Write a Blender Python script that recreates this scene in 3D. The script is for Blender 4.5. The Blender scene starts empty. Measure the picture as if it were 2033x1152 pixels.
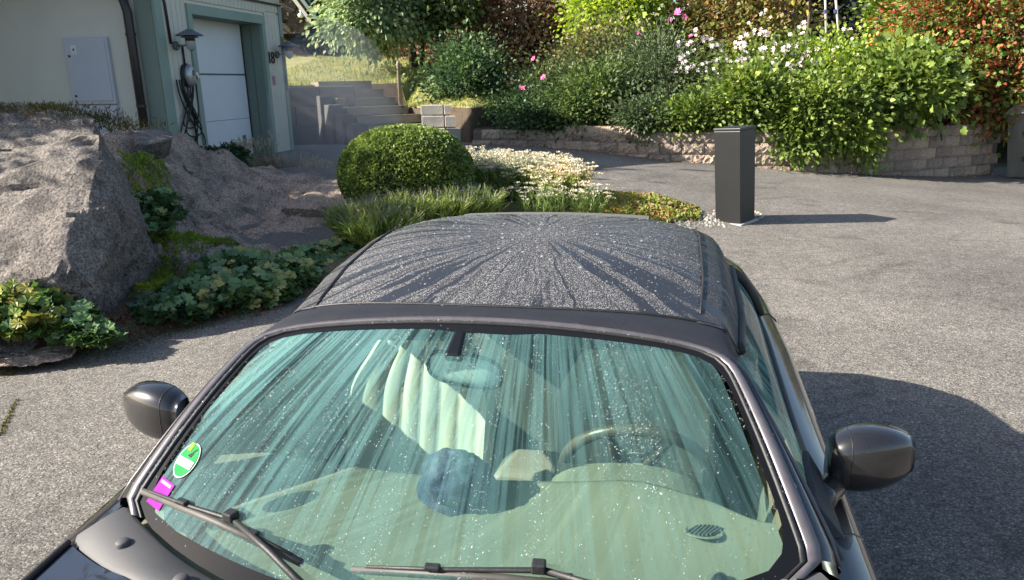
import bpy, bmesh, math, random
import numpy as np
from mathutils import Vector, Matrix, noise as mn
random.seed(7); rng = np.random.default_rng(7)
S = bpy.context.scene
COL = S.collection
# ---------------------------------------------------------------- camera, sky, sun, exposure
CH = 1.84; PITCH = math.radians(15.7); ROLL = math.radians(-1.07); FPX = 1468.0
cam_d = bpy.data.cameras.new('camera'); cam = bpy.data.objects.new('camera', cam_d); COL.objects.link(cam)
cam_d.sensor_width = 36.0; cam_d.lens = FPX * 36 / 2033.0
cam_d.clip_start = 0.02; cam_d.clip_end = 900
cam.matrix_world = Matrix.Translation((0, 0, CH)) @ Matrix.Rotation(math.pi / 2 - PITCH, 4, 'X') @ Matrix.Rotation(ROLL, 4, 'Z')
S.camera = cam
SUN_EL = math.radians(31.0); SH_AZ = math.radians(9.0)          # shadows run towards +x, a little away
to_sun = Vector((-math.cos(SH_AZ) * math.cos(SUN_EL), -math.sin(SH_AZ) * math.cos(SUN_EL), math.sin(SUN_EL)))
W = bpy.data.worlds.new('World'); S.world = W; W.use_nodes = True
wn = W.node_tree; wn.nodes.clear()
sky = wn.nodes.new('ShaderNodeTexSky'); sky.sky_type = 'NISHITA'; sky.sun_disc = False
sky.sun_elevation = SUN_EL
sky.sun_rotation = math.atan2(to_sun.x, to_sun.y)
sky.air_density = 1.0; sky.dust_density = 1.6; sky.ozone_density = 1.0
bg = wn.nodes.new('ShaderNodeBackground'); bg.inputs['Strength'].default_value = 0.08
wo = wn.nodes.new('ShaderNodeOutputWorld')
wn.links.new(sky.outputs[0], bg.inputs[0]); wn.links.new(bg.outputs[0], wo.inputs[0])
sun_d = bpy.data.lights.new('sun', 'SUN'); sun_d.energy = 5.0; sun_d.angle = math.radians(0.5); sun_d.color = (1.0, 0.93, 0.82)
sun = bpy.data.objects.new('sun', sun_d); COL.objects.link(sun)
sun.rotation_euler = to_sun.to_track_quat('Z', 'Y').to_euler(); sun.location = (-8, -2, 9)
S.view_settings.view_transform = 'Standard'; S.view_settings.look = 'None'
S.view_settings.gamma = 1.0; S.view_settings.use_curve_mapping = False
S.view_settings.exposure = 1.55

# ---------------------------------------------------------------- where a sight line meets the place
def rot(v):
    x, y, z = v
    c, s = math.cos(ROLL), math.sin(ROLL); x, y = c * x - s * y, s * x + c * y
    a = math.pi / 2 - PITCH; c, s = math.cos(a), math.sin(a)
    return (x, c * y - s * z, s * y + c * z)
def ray(px, py):
    v = rot(((px - 1016.5) / FPX, -(py - 576.0) / FPX, -1.0)); n = math.sqrt(sum(k * k for k in v))
    return tuple(k / n for k in v)
def sstep(a, b, x):
    t = min(1, max(0, (x - a) / (b - a))); return t * t * (3 - 2 * t)
def gz(x, y):                                                  # height of the driveway
    h = 0.72 - 0.088 * (x + 0.7)
    h = -0.15 + 0.06 * math.log1p(math.exp((h + 0.15) / 0.06)) if h < 2 else h
    h = 0.62 - 0.06 * math.log1p(math.exp(min(40, (0.62 - h) / 0.06)))
    return h * sstep(4.5, 14, y)
def atg(px, py, dz=0):
    d = ray(px, py); t = 0.5
    while t < 80 and CH + d[2] * t > gz(d[0] * t, d[1] * t) + dz: t += .02
    return Vector((d[0] * t, d[1] * t, CH + d[2] * t))
def aty(px, py, y):
    d = ray(px, py); t = y / d[1]; return Vector((d[0] * t, y, CH + d[2] * t))
def atz(px, py, z):
    d = ray(px, py); t = (z - CH) / d[2]; return Vector((d[0] * t, d[1] * t, z))

# ---------------------------------------------------------------- materials
def nt(name):
    m = bpy.data.materials.new(name); m.use_nodes = True; t = m.node_tree; t.nodes.clear()
    o = t.nodes.new('ShaderNodeOutputMaterial'); return m, t, o
def N(t, kind, **kw):
    n = t.nodes.new(kind)
    for k, v in kw.items():
        if k in n.inputs: n.inputs[k].default_value = v
        else: setattr(n, k, v)
    return n
def ramp(t, fac, stops):
    r = t.nodes.new('ShaderNodeValToRGB'); e = r.color_ramp.elements
    while len(e) < len(stops): e.new(0.5)
    for i, (p, c) in enumerate(stops):
        e[i].position = p; e[i].color = tuple(c) + (1,) if len(c) == 3 else c
    t.links.new(fac, r.inputs[0]); return r
def g3(v): return (v, v, v)
def coords(t, scale=(1, 1, 1), kind='Object'):
    c = t.nodes.new('ShaderNodeTexCoord'); mp = t.nodes.new('ShaderNodeMapping'); mp.inputs['Scale'].default_value = scale
    t.links.new(c.outputs[kind], mp.inputs[0]); return mp.outputs[0]
def surf(name, cols, scale=6, rough=0.6, bump=0.2, bscale=40, metal=0, stretch=(1, 1, 1), coat=0, detail=6, spec=0.5, bdist=0.01, speck=None):
    """cols: list of colours run through a noise; bump from a finer noise"""
    m, t, o = nt(name); p = t.nodes.new('ShaderNodeBsdfPrincipled')
    p.inputs['Roughness'].default_value = rough; p.inputs['Metallic'].default_value = metal
    p.inputs['Coat Weight'].default_value = coat; p.inputs['Coat Roughness'].default_value = 0.03
    p.inputs['Specular IOR Level'].default_value = spec
    co = coords(t, stretch)
    n = N(t, 'ShaderNodeTexNoise', Scale=scale, Detail=detail, Roughness=0.6); t.links.new(co, n.inputs['Vector'])
    k = len(cols); st = [(0.28 + 0.44 * i / max(1, k - 1), c) for i, c in enumerate(cols)] if k > 1 else [(0, cols[0]), (1, cols[0])]
    r = ramp(t, n.outputs['Fac'], st); base = r.outputs[0]
    if speck:
        v = N(t, 'ShaderNodeTexNoise', Scale=speck[0], Detail=2, Roughness=0.7); t.links.new(co, v.inputs['Vector'])
        r2 = ramp(t, v.outputs['Fac'], [(0.36, g3(speck[1])), (0.5, g3(1.0)), (0.64, g3(speck[2]))])
        mx = N(t, 'ShaderNodeMix', data_type='RGBA', blend_type='MULTIPLY'); mx.inputs['Factor'].default_value = 1
        t.links.new(base, mx.inputs['A']); t.links.new(r2.outputs[0], mx.inputs['B']); base = mx.outputs['Result']
    t.links.new(base, p.inputs['Base Color'])
    if bump:
        b = N(t, 'ShaderNodeTexNoise', Scale=bscale, Detail=5, Roughness=0.65); t.links.new(co, b.inputs['Vector'])
        bp = N(t, 'ShaderNodeBump', Strength=bump, Distance=bdist); t.links.new(b.outputs['Fac'], bp.inputs['Height'])
        t.links.new(bp.outputs[0], p.inputs['Normal'])
    t.links.new(p.outputs[0], o.inputs[0]); return m
def leafm(name, cols, trans=0.35, rough=0.5):
    """leaves: each leaf takes its own colour; some light passes through"""
    m, t, o = nt(name); g = t.nodes.new('ShaderNodeNewGeometry')
    k = len(cols); r = ramp(t, g.outputs['Random Per Island'], [(i / max(1, k - 1), c) for i, c in enumerate(cols)])
    # patches of older and fresher growth
    co = coords(t); pn = N(t, 'ShaderNodeTexNoise', Scale=1.7, Detail=3, Roughness=.6); t.links.new(co, pn.inputs['Vector'])
    pr = ramp(t, pn.outputs['Fac'], [(.34, (.55, .62, .60)), (.5, (1, 1, 1)), (.66, (1.35, 1.22, .95))]); pm = N(t, 'ShaderNodeMix', data_type='RGBA', blend_type='MULTIPLY'); pm.inputs['Factor'].default_value = 1
    t.links.new(r.outputs[0], pm.inputs['A']); t.links.new(pr.outputs[0], pm.inputs['B'])
    p = t.nodes.new('ShaderNodeBsdfPrincipled'); p.inputs['Roughness'].default_value = rough; p.inputs['Specular IOR Level'].default_value = 0.35
    tr = t.nodes.new('ShaderNodeBsdfTranslucent'); mx = t.nodes.new('ShaderNodeMixShader'); mx.inputs[0].default_value = trans
    t.links.new(pm.outputs['Result'], p.inputs['Base Color'])
    hs = N(t, 'ShaderNodeHueSaturation', Saturation=1.15, Value=1.5); t.links.new(pm.outputs['Result'], hs.inputs['Color']); t.links.new(hs.outputs[0], tr.inputs[0])
    t.links.new(p.outputs[0], mx.inputs[1]); t.links.new(tr.outputs[0], mx.inputs[2]); t.links.new(mx.outputs[0], o.inputs[0]); return m
def leafo(name, cols, trans=0.25, rough=0.5):
    """the same for leaves that are objects of their own"""
    m = leafm(name, cols, trans, rough); t = m.node_tree
    g = [n for n in t.nodes if n.type == 'NEW_GEOMETRY'][0]; oi = t.nodes.new('ShaderNodeObjectInfo')
    l = [l for l in t.links if l.from_node == g][0]; s = l.to_socket; t.links.remove(l); t.links.new(oi.outputs['Random'], s); return m

# ---------------------------------------------------------------- mesh helpers
def link(o, parent=None):
    COL.objects.link(o)
    if parent is not None: o.parent = parent
    return o
def mk(name, verts, faces, mat, parent=None, smooth=False):
    me = bpy.data.meshes.new(name); me.from_pydata([tuple(v) for v in verts], [], faces); me.update()
    if smooth: me.polygons.foreach_set('use_smooth', [True] * len(me.polygons))
    if mat: me.materials.append(mat)
    return link(bpy.data.objects.new(name, me), parent)
def tag(o, label=None, cat=None, group=None, kind=None):
    if label: o['label'] = label
    if cat: o['category'] = cat
    if group: o['group'] = group
    if kind: o['kind'] = kind
    return o
def empty(name, loc, rz=0, label=None, cat=None, group=None):
    o = bpy.data.objects.new(name, None); o.empty_display_size = .1; link(o); o.location = loc; o.rotation_euler = (0, 0, rz)
    return tag(o, label, cat, group)
class MB:
    def __init__(s): s.v = []; s.f = []
    def add(s, vs, fs):
        b = len(s.v); s.v += [tuple(v) for v in vs]; s.f += [tuple(i + b for i in f) for f in fs]; return s
    def box(s, c, d, M=None):
        x, y, z = (k / 2 for k in d); c = Vector(c)
        vs = [Vector((sx * x, sy * y, sz * z)) for sx in (-1, 1) for sy in (-1, 1) for sz in (-1, 1)]
        if M: vs = [M @ v for v in vs]
        return s.add([c + v for v in vs], [(0, 1, 3, 2), (4, 6, 7, 5), (0, 4, 5, 1), (2, 3, 7, 6), (0, 2, 6, 4), (1, 5, 7, 3)])
    def hexa(s, p):                                            # eight corners: bottom four, top four, both counter-clockwise
        return s.add(p, [(3, 2, 1, 0), (4, 5, 6, 7), (0, 1, 5, 4), (1, 2, 6, 5), (2, 3, 7, 6), (3, 0, 4, 7)])
    def tube(s, pts, r, n=8, cap=True):
        pts = [Vector(p) for p in pts]; rs = r if isinstance(r, (list, tuple)) else [r] * len(pts); b = len(s.v); up = Vector((0.13, 0.21, 1)).normalized()
        prev = None
        for i, p in enumerate(pts):
            d = (pts[min(i + 1, len(pts) - 1)] - pts[max(i - 1, 0)]).normalized()
            if prev is None: a = d.cross(up); a = a if a.length > .1 else d.cross(Vector((1, 0, 0)))
            else: a = prev - d * prev.dot(d)
            a.normalize(); prev = a; c = d.cross(a)
            for k in range(n):
                t = 2 * math.pi * k / n; s.v.append(tuple(p + (a * math.cos(t) + c * math.sin(t)) * rs[i]))
        for i in range(len(pts) - 1):
            for k in range(n):
                s.f.append((b + i * n + k, b + i * n + (k + 1) % n, b + (i + 1) * n + (k + 1) % n, b + (i + 1) * n + k))
        if cap: s.f.append(tuple(b + k for k in range(n))[::-1]); s.f.append(tuple(b + (len(pts) - 1) * n + k for k in range(n)))
        return s
    def lathe(s, prof, c=(0, 0, 0), n=20, M=None):             # prof: (r, z)
        b = len(s.v); c = Vector(c)
        for r, z in prof:
            for k in range(n):
                t = 2 * math.pi * k / n; v = Vector((r * math.cos(t), r * math.sin(t), z)); v = M @ v if M else v; s.v.append(tuple(c + v))
        for i in range(len(prof) - 1):
            for k in range(n): s.f.append((b + i * n + k, b + i * n + (k + 1) % n, b + (i + 1) * n + (k + 1) % n, b + (i + 1) * n + k))
        return s
    def grid(s, fn, us, vs):
        b = len(s.v); nu, nv = len(us), len(vs)
        for u in us:
            for v in vs: s.v.append(tuple(fn(u, v)))
        for i in range(nu - 1):
            for j in range(nv - 1): s.f.append((b + i * nv + j, b + (i + 1) * nv + j, b + (i + 1) * nv + j + 1, b + i * nv + j + 1))
        return s
    def build(s, name, mat, parent=None, smooth=False, bevel=0, solid=0, auto=None, subs=0):
        o = mk(name, s.v, s.f, mat, parent, smooth)
        if solid: md = o.modifiers.new('t', 'SOLIDIFY'); md.thickness = solid; md.offset = -1
        if bevel: md = o.modifiers.new('b', 'BEVEL'); md.width = bevel; md.segments = 2; md.limit_method = 'ANGLE'; md.angle_limit = math.radians(35)
        if subs: md = o.modifiers.new('s', 'SUBSURF'); md.levels = md.render_levels = subs
        return o
def lin(a, b, n): return [a + (b - a) * i / (n - 1) for i in range(n)]
def interp(x, xs, ys): return float(np.interp(x, xs, ys))

# ---------------------------------------------------------------- foliage
def unit(v): return v / np.maximum(1e-9, np.linalg.norm(v, axis=1, keepdims=True))
LEAFSHAPE = {
 'oval': ([(-.0, 0, 0), (.5, .42, .10), (1.0, 0, -.08), (.5, -.42, .10)], [(0, 3, 2, 1)]),
 'fold': ([(0, 0, 0), (.35, .34, .1), (.8, .22, .05), (1.05, 0, -.1), (.8, -.22, .05), (.35, -.34, .1)], [(0, 3, 2, 1), (0, 5, 4, 3)]),
 'lobed': ([(.1, 0, 0), (-.05, .32, .05), (.25, .5, .08), (.5, .33, .03), (.72, .42, .05), (.78, .15, 0), (1.05, 0, -.08), (.78, -.15, 0), (.72, -.42, .05), (.5, -.33, .03), (.25, -.5, .08), (-.05, -.32, .05)],
           [(0, 3, 2, 1), (0, 6, 5, 4, 3), (0, 9, 8, 7, 6), (0, 11, 10, 9)]),
 'blade': ([(0, .04, 0), (0, -.04, 0), (.55, -.035, .03), (.55, .035, .03), (1.0, 0, -.05)], [(0, 1, 2, 3), (3, 2, 4)]),
}
def leaves(P, D, size, shape='oval', roll=1.0, width=1.0, svar=0.35):
    """P points, D directions (leaf axis) -> arrays of verts and face lists"""
    base, faces = LEAFSHAPE[shape]; B = np.array(base, float); B[:, 1] *= width; n = len(P)
    D = unit(D + 1e-6); R = unit(np.cross(D, unit(rng.normal(size=(n, 3)) * roll + np.array([0, 0, 1.0])))); Nn = np.cross(R, D)
    s = size * (1 + svar * rng.uniform(-1, 1, n))[:, None, None]
    V = P[:, None, :] + s * (B[None, :, 0:1] * D[:, None, :] + B[None, :, 1:2] * R[:, None, :] + B[None, :, 2:3] * Nn[:, None, :])
    return V.reshape(-1, 3), faces, len(B), n
def leafmesh(name, packs, mat, parent=None, smooth=False):
    allv = []; loops = []; starts = []; tot = 0; lt = 0
    for V, faces, nb, n in packs:
        allv.append(V); off = np.arange(n) * nb + tot
        for f in faces:
            pass
        lens = np.array([len(f) for f in faces]); flat = np.concatenate([np.array(f) for f in faces])
        L = (off[:, None] + flat[None, :]).ravel(); loops.append(L)
        st = np.concatenate([[0], np.cumsum(lens)[:-1]]); per = int(lens.sum())
        starts.append((np.arange(n)[:, None] * per + st[None, :]).ravel() + lt); lt += per * n; tot += nb * n
    V = np.concatenate(allv).astype(np.float32); L = np.concatenate(loops).astype(np.int32); ST = np.concatenate(starts).astype(np.int32)
    me = bpy.data.meshes.new(name); me.vertices.add(len(V)); me.vertices.foreach_set('co', V.ravel())
    me.loops.add(len(L)); me.loops.foreach_set('vertex_index', L); me.polygons.add(len(ST)); me.polygons.foreach_set('loop_start', ST)
    me.update(calc_edges=True); me.validate(); me.materials.append(mat)
    return link(bpy.data.objects.new(name, me), parent)
def clumps(c, r, nclump, nleaf, spread, inner=0.55, seed=0, flat=0.0, ybias=0):
    """leaf points in clumps through an uneven ellipsoid; returns points and outward directions"""
    g = np.random.default_rng(seed); c = np.array(c, float); r = np.array(r, float)
    d = unit(g.normal(size=(nclump, 3))); d[:, 2] = np.abs(d[:, 2]) * (1 - flat) + d[:, 2] * flat if flat else d[:, 2]
    rad = inner + (1 - inner) * np.sqrt(g.random((nclump, 1))); rad *= 1 + 0.22 * g.normal(size=(nclump, 1)) * (rad > .8)
    cc = c + d * r * rad
    k = g.integers(0, nclump, nleaf); sp = spread * (0.6 + 0.8 * g.random(nclump))
    P = cc[k] + g.normal(size=(nleaf, 3)) * sp[k][:, None]
    D = unit((P - cc[k]) * 1.2 + d[k] * spread + g.normal(size=(nleaf, 3)) * spread * 0.6)
    return P, D, cc
def bush(name, c, r, mat, nleaf, size, label, cat='shrub', group=None, shape='oval', ncl=60, spread=None, seed=1, twigs=True, stemmat=None, width=1.0, inner=.5, parent=None, base=None, partname='foliage', flat=0):
    """a shrub: foliage and stems under one Empty standing on its foot"""
    b = Vector(base) if base is not None else Vector((c[0], c[1], c[2] - r[2]))
    root = empty(name, b, 0, label, cat, group) if parent is None else parent
    bb = np.array(b) if parent is None else np.zeros(3)
    spread = spread or 0.16 * (r[0] + r[1] + r[2]) / 3 * 1.2
    P, D, cc = clumps(c, r, ncl, nleaf, spread, inner, seed, flat); P = P - bb; cc = cc - bb
    D = D + np.array([0, 0, -0.15])
    leafmesh(partname, [leaves(P, D, size, shape, 1.0, width)], mat, root)
    if twigs:
        m = MB(); rr = random.Random(seed)
        for k in range(min(26, ncl)):
            e = cc[rr.randrange(len(cc))]; a = Vector((rr.uniform(-.12, .12) * r[0], rr.uniform(-.12, .12) * r[1], 0)); e = Vector(e)
            mid = a.lerp(e, .5) + Vector((rr.uniform(-.1, .1), rr.uniform(-.1, .1), .12 * r[2]))
            m.tube([a, mid, e], [.018, .011, .004], 5, False)
        m.build('stems', stemmat or M_twig, root)
    return root
# ---------------------------------------------------------------- materials of the place
M_twig = surf('twig', [(.07, .045, .03), (.13, .09, .06)], 20, .8, .3)
M_bark = surf('bark', [(.05, .035, .025), (.13, .10, .08)], 14, .85, .6, 60, stretch=(1, 1, .3))
M_soil = surf('soil', [(.035, .025, .018), (.10, .07, .045), (.06, .045, .03)], 9, .95, .8, 60, bdist=.03)
M_lawn = surf('lawn', [(.10, .13, .03), (.30, .28, .10), (.19, .20, .06), (.34, .30, .13)], 1.6, .9, .5, 90, detail=10)
M_grass = leafm('grass_blades', [(.10, .16, .03), (.24, .26, .07), (.36, .33, .12)], .3)
M_earth = surf('earth', [(.05, .07, .03), (.10, .10, .05)], .4, .95, 0)

def asphalt():
    m, t, o = nt('asphalt'); p = t.nodes.new('ShaderNodeBsdfPrincipled'); p.inputs['Roughness'].default_value = .82
    p.inputs['Specular IOR Level'].default_value = .35
    co = coords(t)
    big = N(t, 'ShaderNodeTexNoise', Scale=.55, Detail=6, Roughness=.62); t.links.new(co, big.inputs['Vector'])
    r1 = ramp(t, big.outputs['Fac'], [(.3, (.130, .120, .108)), (.5, (.185, .170, .151)), (.7, (.235, .215, .188))])
    # pale aggregate chips set in dark binder
    vo = N(t, 'ShaderNodeTexVoronoi', Scale=125.0, feature='F1'); t.links.new(co, vo.inputs['Vector'])
    sep = t.nodes.new('ShaderNodeSeparateColor'); t.links.new(vo.outputs['Color'], sep.inputs[0])
    r2 = ramp(t, sep.outputs[0], [(0, g3(.48)), (.35, g3(.74)), (.7, g3(1.05)), (.93, g3(1.45)), (1.0, g3(2.1))])
    r2.color_ramp.interpolation = 'LINEAR'
    rd = ramp(t, vo.outputs['Distance'], [(.0, g3(1.0)), (.62, g3(.85)), (.9, g3(.35))])
    mid = N(t, 'ShaderNodeTexNoise', Scale=13.0, Detail=5, Roughness=.7); t.links.new(co, mid.inputs['Vector'])
    r3 = ramp(t, mid.outputs['Fac'], [(.3, g3(.74)), (.7, g3(1.22))])
    def mul(a, b):
        x = N(t, 'ShaderNodeMix', data_type='RGBA', blend_type='MULTIPLY'); x.inputs['Factor'].default_value = 1; x.clamp_result = False
        t.links.new(a, x.inputs['A']); t.links.new(b, x.inputs['B']); return x.outputs['Result']
    c = mul(mul(mul(r1.outputs[0], r2.outputs[0]), rd.outputs[0]), r3.outputs[0])
    # damp dirt patches and old stains
    st = N(t, 'ShaderNodeTexNoise', Scale=.9, Detail=8, Roughness=.7, Distortion=.8); t.links.new(coords(t, (1, 1.6, 1)), st.inputs['Vector'])
    rs = ramp(t, st.outputs['Fac'], [(.30, (.52, .50, .49)), (.44, g3(1.0)), (.66, g3(1.0)), (.74, (1.2, 1.14, 1.0))])
    c = mul(c, rs.outputs[0])
    # hairline cracks and drifted grit
    wv = N(t, 'ShaderNodeTexNoise', Scale=2.2, Detail=4); t.links.new(co, wv.inputs['Vector'])
    wm = N(t, 'ShaderNodeMix', data_type='RGBA'); wm.inputs['Factor'].default_value = .12; t.links.new(co, wm.inputs['A']); t.links.new(wv.outputs['Color'], wm.inputs['B'])
    ck = N(t, 'ShaderNodeTexVoronoi', Scale=.42, feature='DISTANCE_TO_EDGE'); t.links.new(wm.outputs['Result'], ck.inputs['Vector'])
    cr = ramp(t, ck.outputs['Distance'], [(0, g3(.74)), (.003, g3(.82)), (.006, g3(1))]); cg = N(t, 'ShaderNodeTexNoise', Scale=.35, Detail=2); t.links.new(co, cg.inputs['Vector'])
    cgr = ramp(t, cg.outputs['Fac'], [(.50, g3(0)), (.58, g3(1))]); cm = N(t, 'ShaderNodeMix', data_type='RGBA'); t.links.new(cgr.outputs[0], cm.inputs['Factor']); cm.inputs['A'].default_value = (1, 1, 1, 1); t.links.new(cr.outputs[0], cm.inputs['B'])
    c = mul(c, cm.outputs['Result'])
    t.links.new(c, p.inputs['Base Color'])
    bp = N(t, 'ShaderNodeBump', Strength=.55, Distance=.006); t.links.new(rd.outputs[0], bp.inputs['Height'])
    bp2 = N(t, 'ShaderNodeBump', Strength=.3, Distance=.02); t.links.new(mid.outputs['Fac'], bp2.inputs['Height']); t.links.new(bp.outputs[0], bp2.inputs['Normal'])
    t.links.new(bp2.outputs[0], p.inputs['Normal']); t.links.new(p.outputs[0], o.inputs[0]); return m
M_asph = asphalt()

# ---------------------------------------------------------------- ground
tag(mk('ground', [(-300, -300, -.45), (300, -300, -.45), (300, 300, -.45), (-300, 300, -.45)], [(0, 1, 2, 3)], M_earth), kind='structure')
xs = lin(-16, -9, 5) + lin(-8, 14, 89) + lin(16, 60, 12); ys = lin(-40, -4, 10) + lin(-3, 16.2, 97)
tag(MB().grid(lambda x, y: (x, y, gz(x, y)), xs, ys).build('driveway', M_asph, smooth=True), kind='structure')

WALL = [(-.75, 15.7), (.4, 15.4), (1.5, 14.85), (2.62, 14.1), (3.8, 13.75), (5.8, 13.65), (8.02, 14.3), (9.9, 15.1)]
def smooth_path(p, step):
    P = [Vector(q) for q in p]; out = []
    for i in range(len(P) - 1):
        a = P[max(0, i - 1)]; b = P[i]; c = P[i + 1]; d = P[min(len(P) - 1, i + 2)]
        for k in range(20):
            t = k / 20; out.append(.5 * ((2 * b) + (c - a) * t + (2 * a - 5 * b + 4 * c - d) * t * t + (3 * b - a - 3 * c + d) * t ** 3))
    out.append(P[-1]); res = [out[0]]; acc = 0
    for i in range(1, len(out)):
        seg = (out[i] - out[i - 1]).length
        while acc + seg >= step:
            f = (step - acc) / seg; q = out[i - 1].lerp(out[i], f); res.append(q); out[i - 1] = q; seg = (out[i] - q).length; acc = 0
        acc += seg
    return res
wp = smooth_path(WALL, .2)
def back_z(x, y, d):
    far = lawn_z(x, y)
    return interp(d, [0, .3, 1.4, 4.2], [.8, .86, 1.0, far]) if d < 4.2 else far
def lawn_z(x, y): return 1.84 + max(0, y - 19) * max(.02, min(.12, .075 - .012 * x))
def bedfn(i, d):
    i = int(i); p = wp[i]; y = p.y + d
    return (p.x - .0 * d, y, back_z(p.x, y, d) + .04 * mn.noise(Vector((p.x * 2, y * 2, 0))))
tag(MB().grid(bedfn, list(range(len(wp))), [.12, .3, .8, 1.4, 2.2, 3, 4.2, 5, 7]).build('planting_bed', M_soil, smooth=True), kind='structure')
def lawn_edge(x): return interp(x, [-12, -5.6, -4.6, -4.3, -2.6, -2.3, -.8, .2, 3, 9, 40], [17.6, 17.35, 17.9, 19.0, 19.25, 17.6, 16.2, 17.6, 18.6, 19, 19])
def lawnfn(x, v):
    e = lawn_edge(x); y = e + v
    z = lawn_z(x, y)
    if -2.6 < x < .3: z = min(z, interp(v, [0, .8, 2.6], [1.32, 1.5, 1.86]))
    return (x, y, z + .03 * mn.noise(Vector((x * .7, y * .7, 3))) if v > 0 else .3)
tag(MB().grid(lawnfn, lin(-20, -6, 15) + lin(-5.6, 4, 97) + lin(5, 40, 30), [0, .02, .2, .5, 1, 1.5, 2.6, 4, 6, 8, 11, 15, 25, 60]).build('lawn', M_lawn, smooth=True), kind='structure')
lwn = bpy.data.objects['lawn']; lwn.data.materials.append(M_soil)
for i_, p_ in enumerate(lwn.data.polygons):
    if i_ % 13 == 0: p_.material_index = 1
n = 20000; gx = rng.uniform(-6.5, 4, n); gv = .03 + rng.random(n) ** 1.4 * 9
P = np.array([lawnfn(a, b) for a, b in zip(gx, gv)]); D = rng.normal(size=(n, 3)) * .45 + np.array([0, 0, 1.])
tag(leafmesh('lawn_grass', [leaves(P, D, .085, 'blade', 1, 1.6)], M_grass), 'short patchy grass of the lawn above the garden stairs', 'grass', kind='stuff')

# ---------------------------------------------------------------- block retaining wall
M_block = surf('split_stone', [(.24, .185, .15), (.36, .29, .235), (.46, .38, .31)], 3.0, .9, 1.0, 26, detail=8, bdist=.05, speck=(60, .7, 1.25))
_t = M_block.node_tree; _oi = _t.nodes.new('ShaderNodeObjectInfo'); _p = [n for n in _t.nodes if n.type == 'BSDF_PRINCIPLED'][0]; _old = _p.inputs['Base Color'].links[0].from_socket
_rr = ramp(_t, _oi.outputs['Random'], [(0, (.70, .68, .67)), (.5, (1, .98, .96)), (1, (1.25, 1.18, 1.10))]); _mx = N(_t, 'ShaderNodeMix', data_type='RGBA', blend_type='MULTIPLY'); _mx.inputs['Factor'].default_value = 1
_t.links.new(_old, _mx.inputs['A']); _t.links.new(_rr.outputs[0], _mx.inputs['B']); _t.links.new(_mx.outputs['Result'], _p.inputs['Base Color'])
M_mortar = surf('wall_core', [(.12, .10, .085)], 5, .95, 0)
def rough_block(name, dx, dy, dz, seed, mat, amp=.02, nx=7, nz=4):
    r = random.Random(seed); v = []; f = []
    xs_ = lin(-dx / 2, dx / 2, nx); zs_ = lin(0, dz, nz)
    for i, x in enumerate(xs_):
        for j, z in enumerate(zs_):
            edge = i in (0, nx - 1) or j in (0, nz - 1)
            v.append((x, -dy / 2 - (0 if edge else .012 + r.random() * amp), z))
    for i in range(nx - 1):
        for j in range(nz - 1): f.append((i * nz + j, (i + 1) * nz + j, (i + 1) * nz + j + 1, i * nz + j + 1))
    b = len(v); v += [(-dx / 2, dy / 2, 0), (dx / 2, dy / 2, 0), (dx / 2, dy / 2, dz), (-dx / 2, dy / 2, dz)]
    top = [i * nz + nz - 1 for i in range(nx)]; bot = [i * nz for i in range(nx)]
    f.append(tuple(top) + (b + 2, b + 3)); f.append(tuple(bot[::-1]) + (b, b + 1)); f.append((b, b + 3, b + 2, b + 1))
    f.append(tuple(range(0, nz))[::1] + (b + 3, b)); f.append(tuple(range((nx - 1) * nz, nx * nz))[::-1] + (b + 1, b + 2))
    me = bpy.data.meshes.new(name); me.from_pydata(v, [], f); me.update(); me.materials.append(mat); return me
bl_meshes = [rough_block('block', .398, .22, .197, k, M_block, amp=.030, nx=9, nz=5) for k in range(7)]
hb = [rough_block('block', .19, .22, .193, 30 + k, M_block, nx=4) for k in range(3)]
wall = empty('retaining_wall', (WALL[4][0], WALL[4][1], .3), 0, 'curved retaining wall of rough brown split blocks below the flowering shrubs', 'wall')
wc = Vector(wall.location)
nb = 0; top = .90
for row in range(6):
    z = top - .2 * (row + 1) if row < 5 else top
    path = smooth_path(WALL, .1)
    i = 0 if row % 2 else 2
    while i + 4 < len(path):
        a, b = path[i], path[i + 4]; c = (a + b) / 2; ang = math.atan2(b.y - a.y, b.x - a.x)
        g = gz(c.x, c.y)
        if z + .19 > g + .02 and (row < 5 or 1.15 < c.x < 2.45):
            me = bl_meshes[random.randrange(7)]; o = link(bpy.data.objects.new('block', me), wall)
            zz = z - (.1 if row == 5 else 0)
            o.location = (c.x - wc.x + random.uniform(-.002, .002), c.y - wc.y + random.uniform(-.006, .006) + .008 * (4 - row), zz - wc.z - (.002 * row)); o.rotation_euler = (0, 0, ang + random.uniform(-.008, .008)); nb += 1
        i += 4
core = MB()
for i in range(0, len(path) - 4, 4):
    a, b = path[i], path[i + 4]; core.hexa([Vector((q.x, q.y + dy, z)) - wc for z in (-.3, .86) for q, dy in ((a, -.085), (b, -.085), (b, .13), (a, .13))])
core.build('wall_core', M_mortar, wall)

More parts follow.
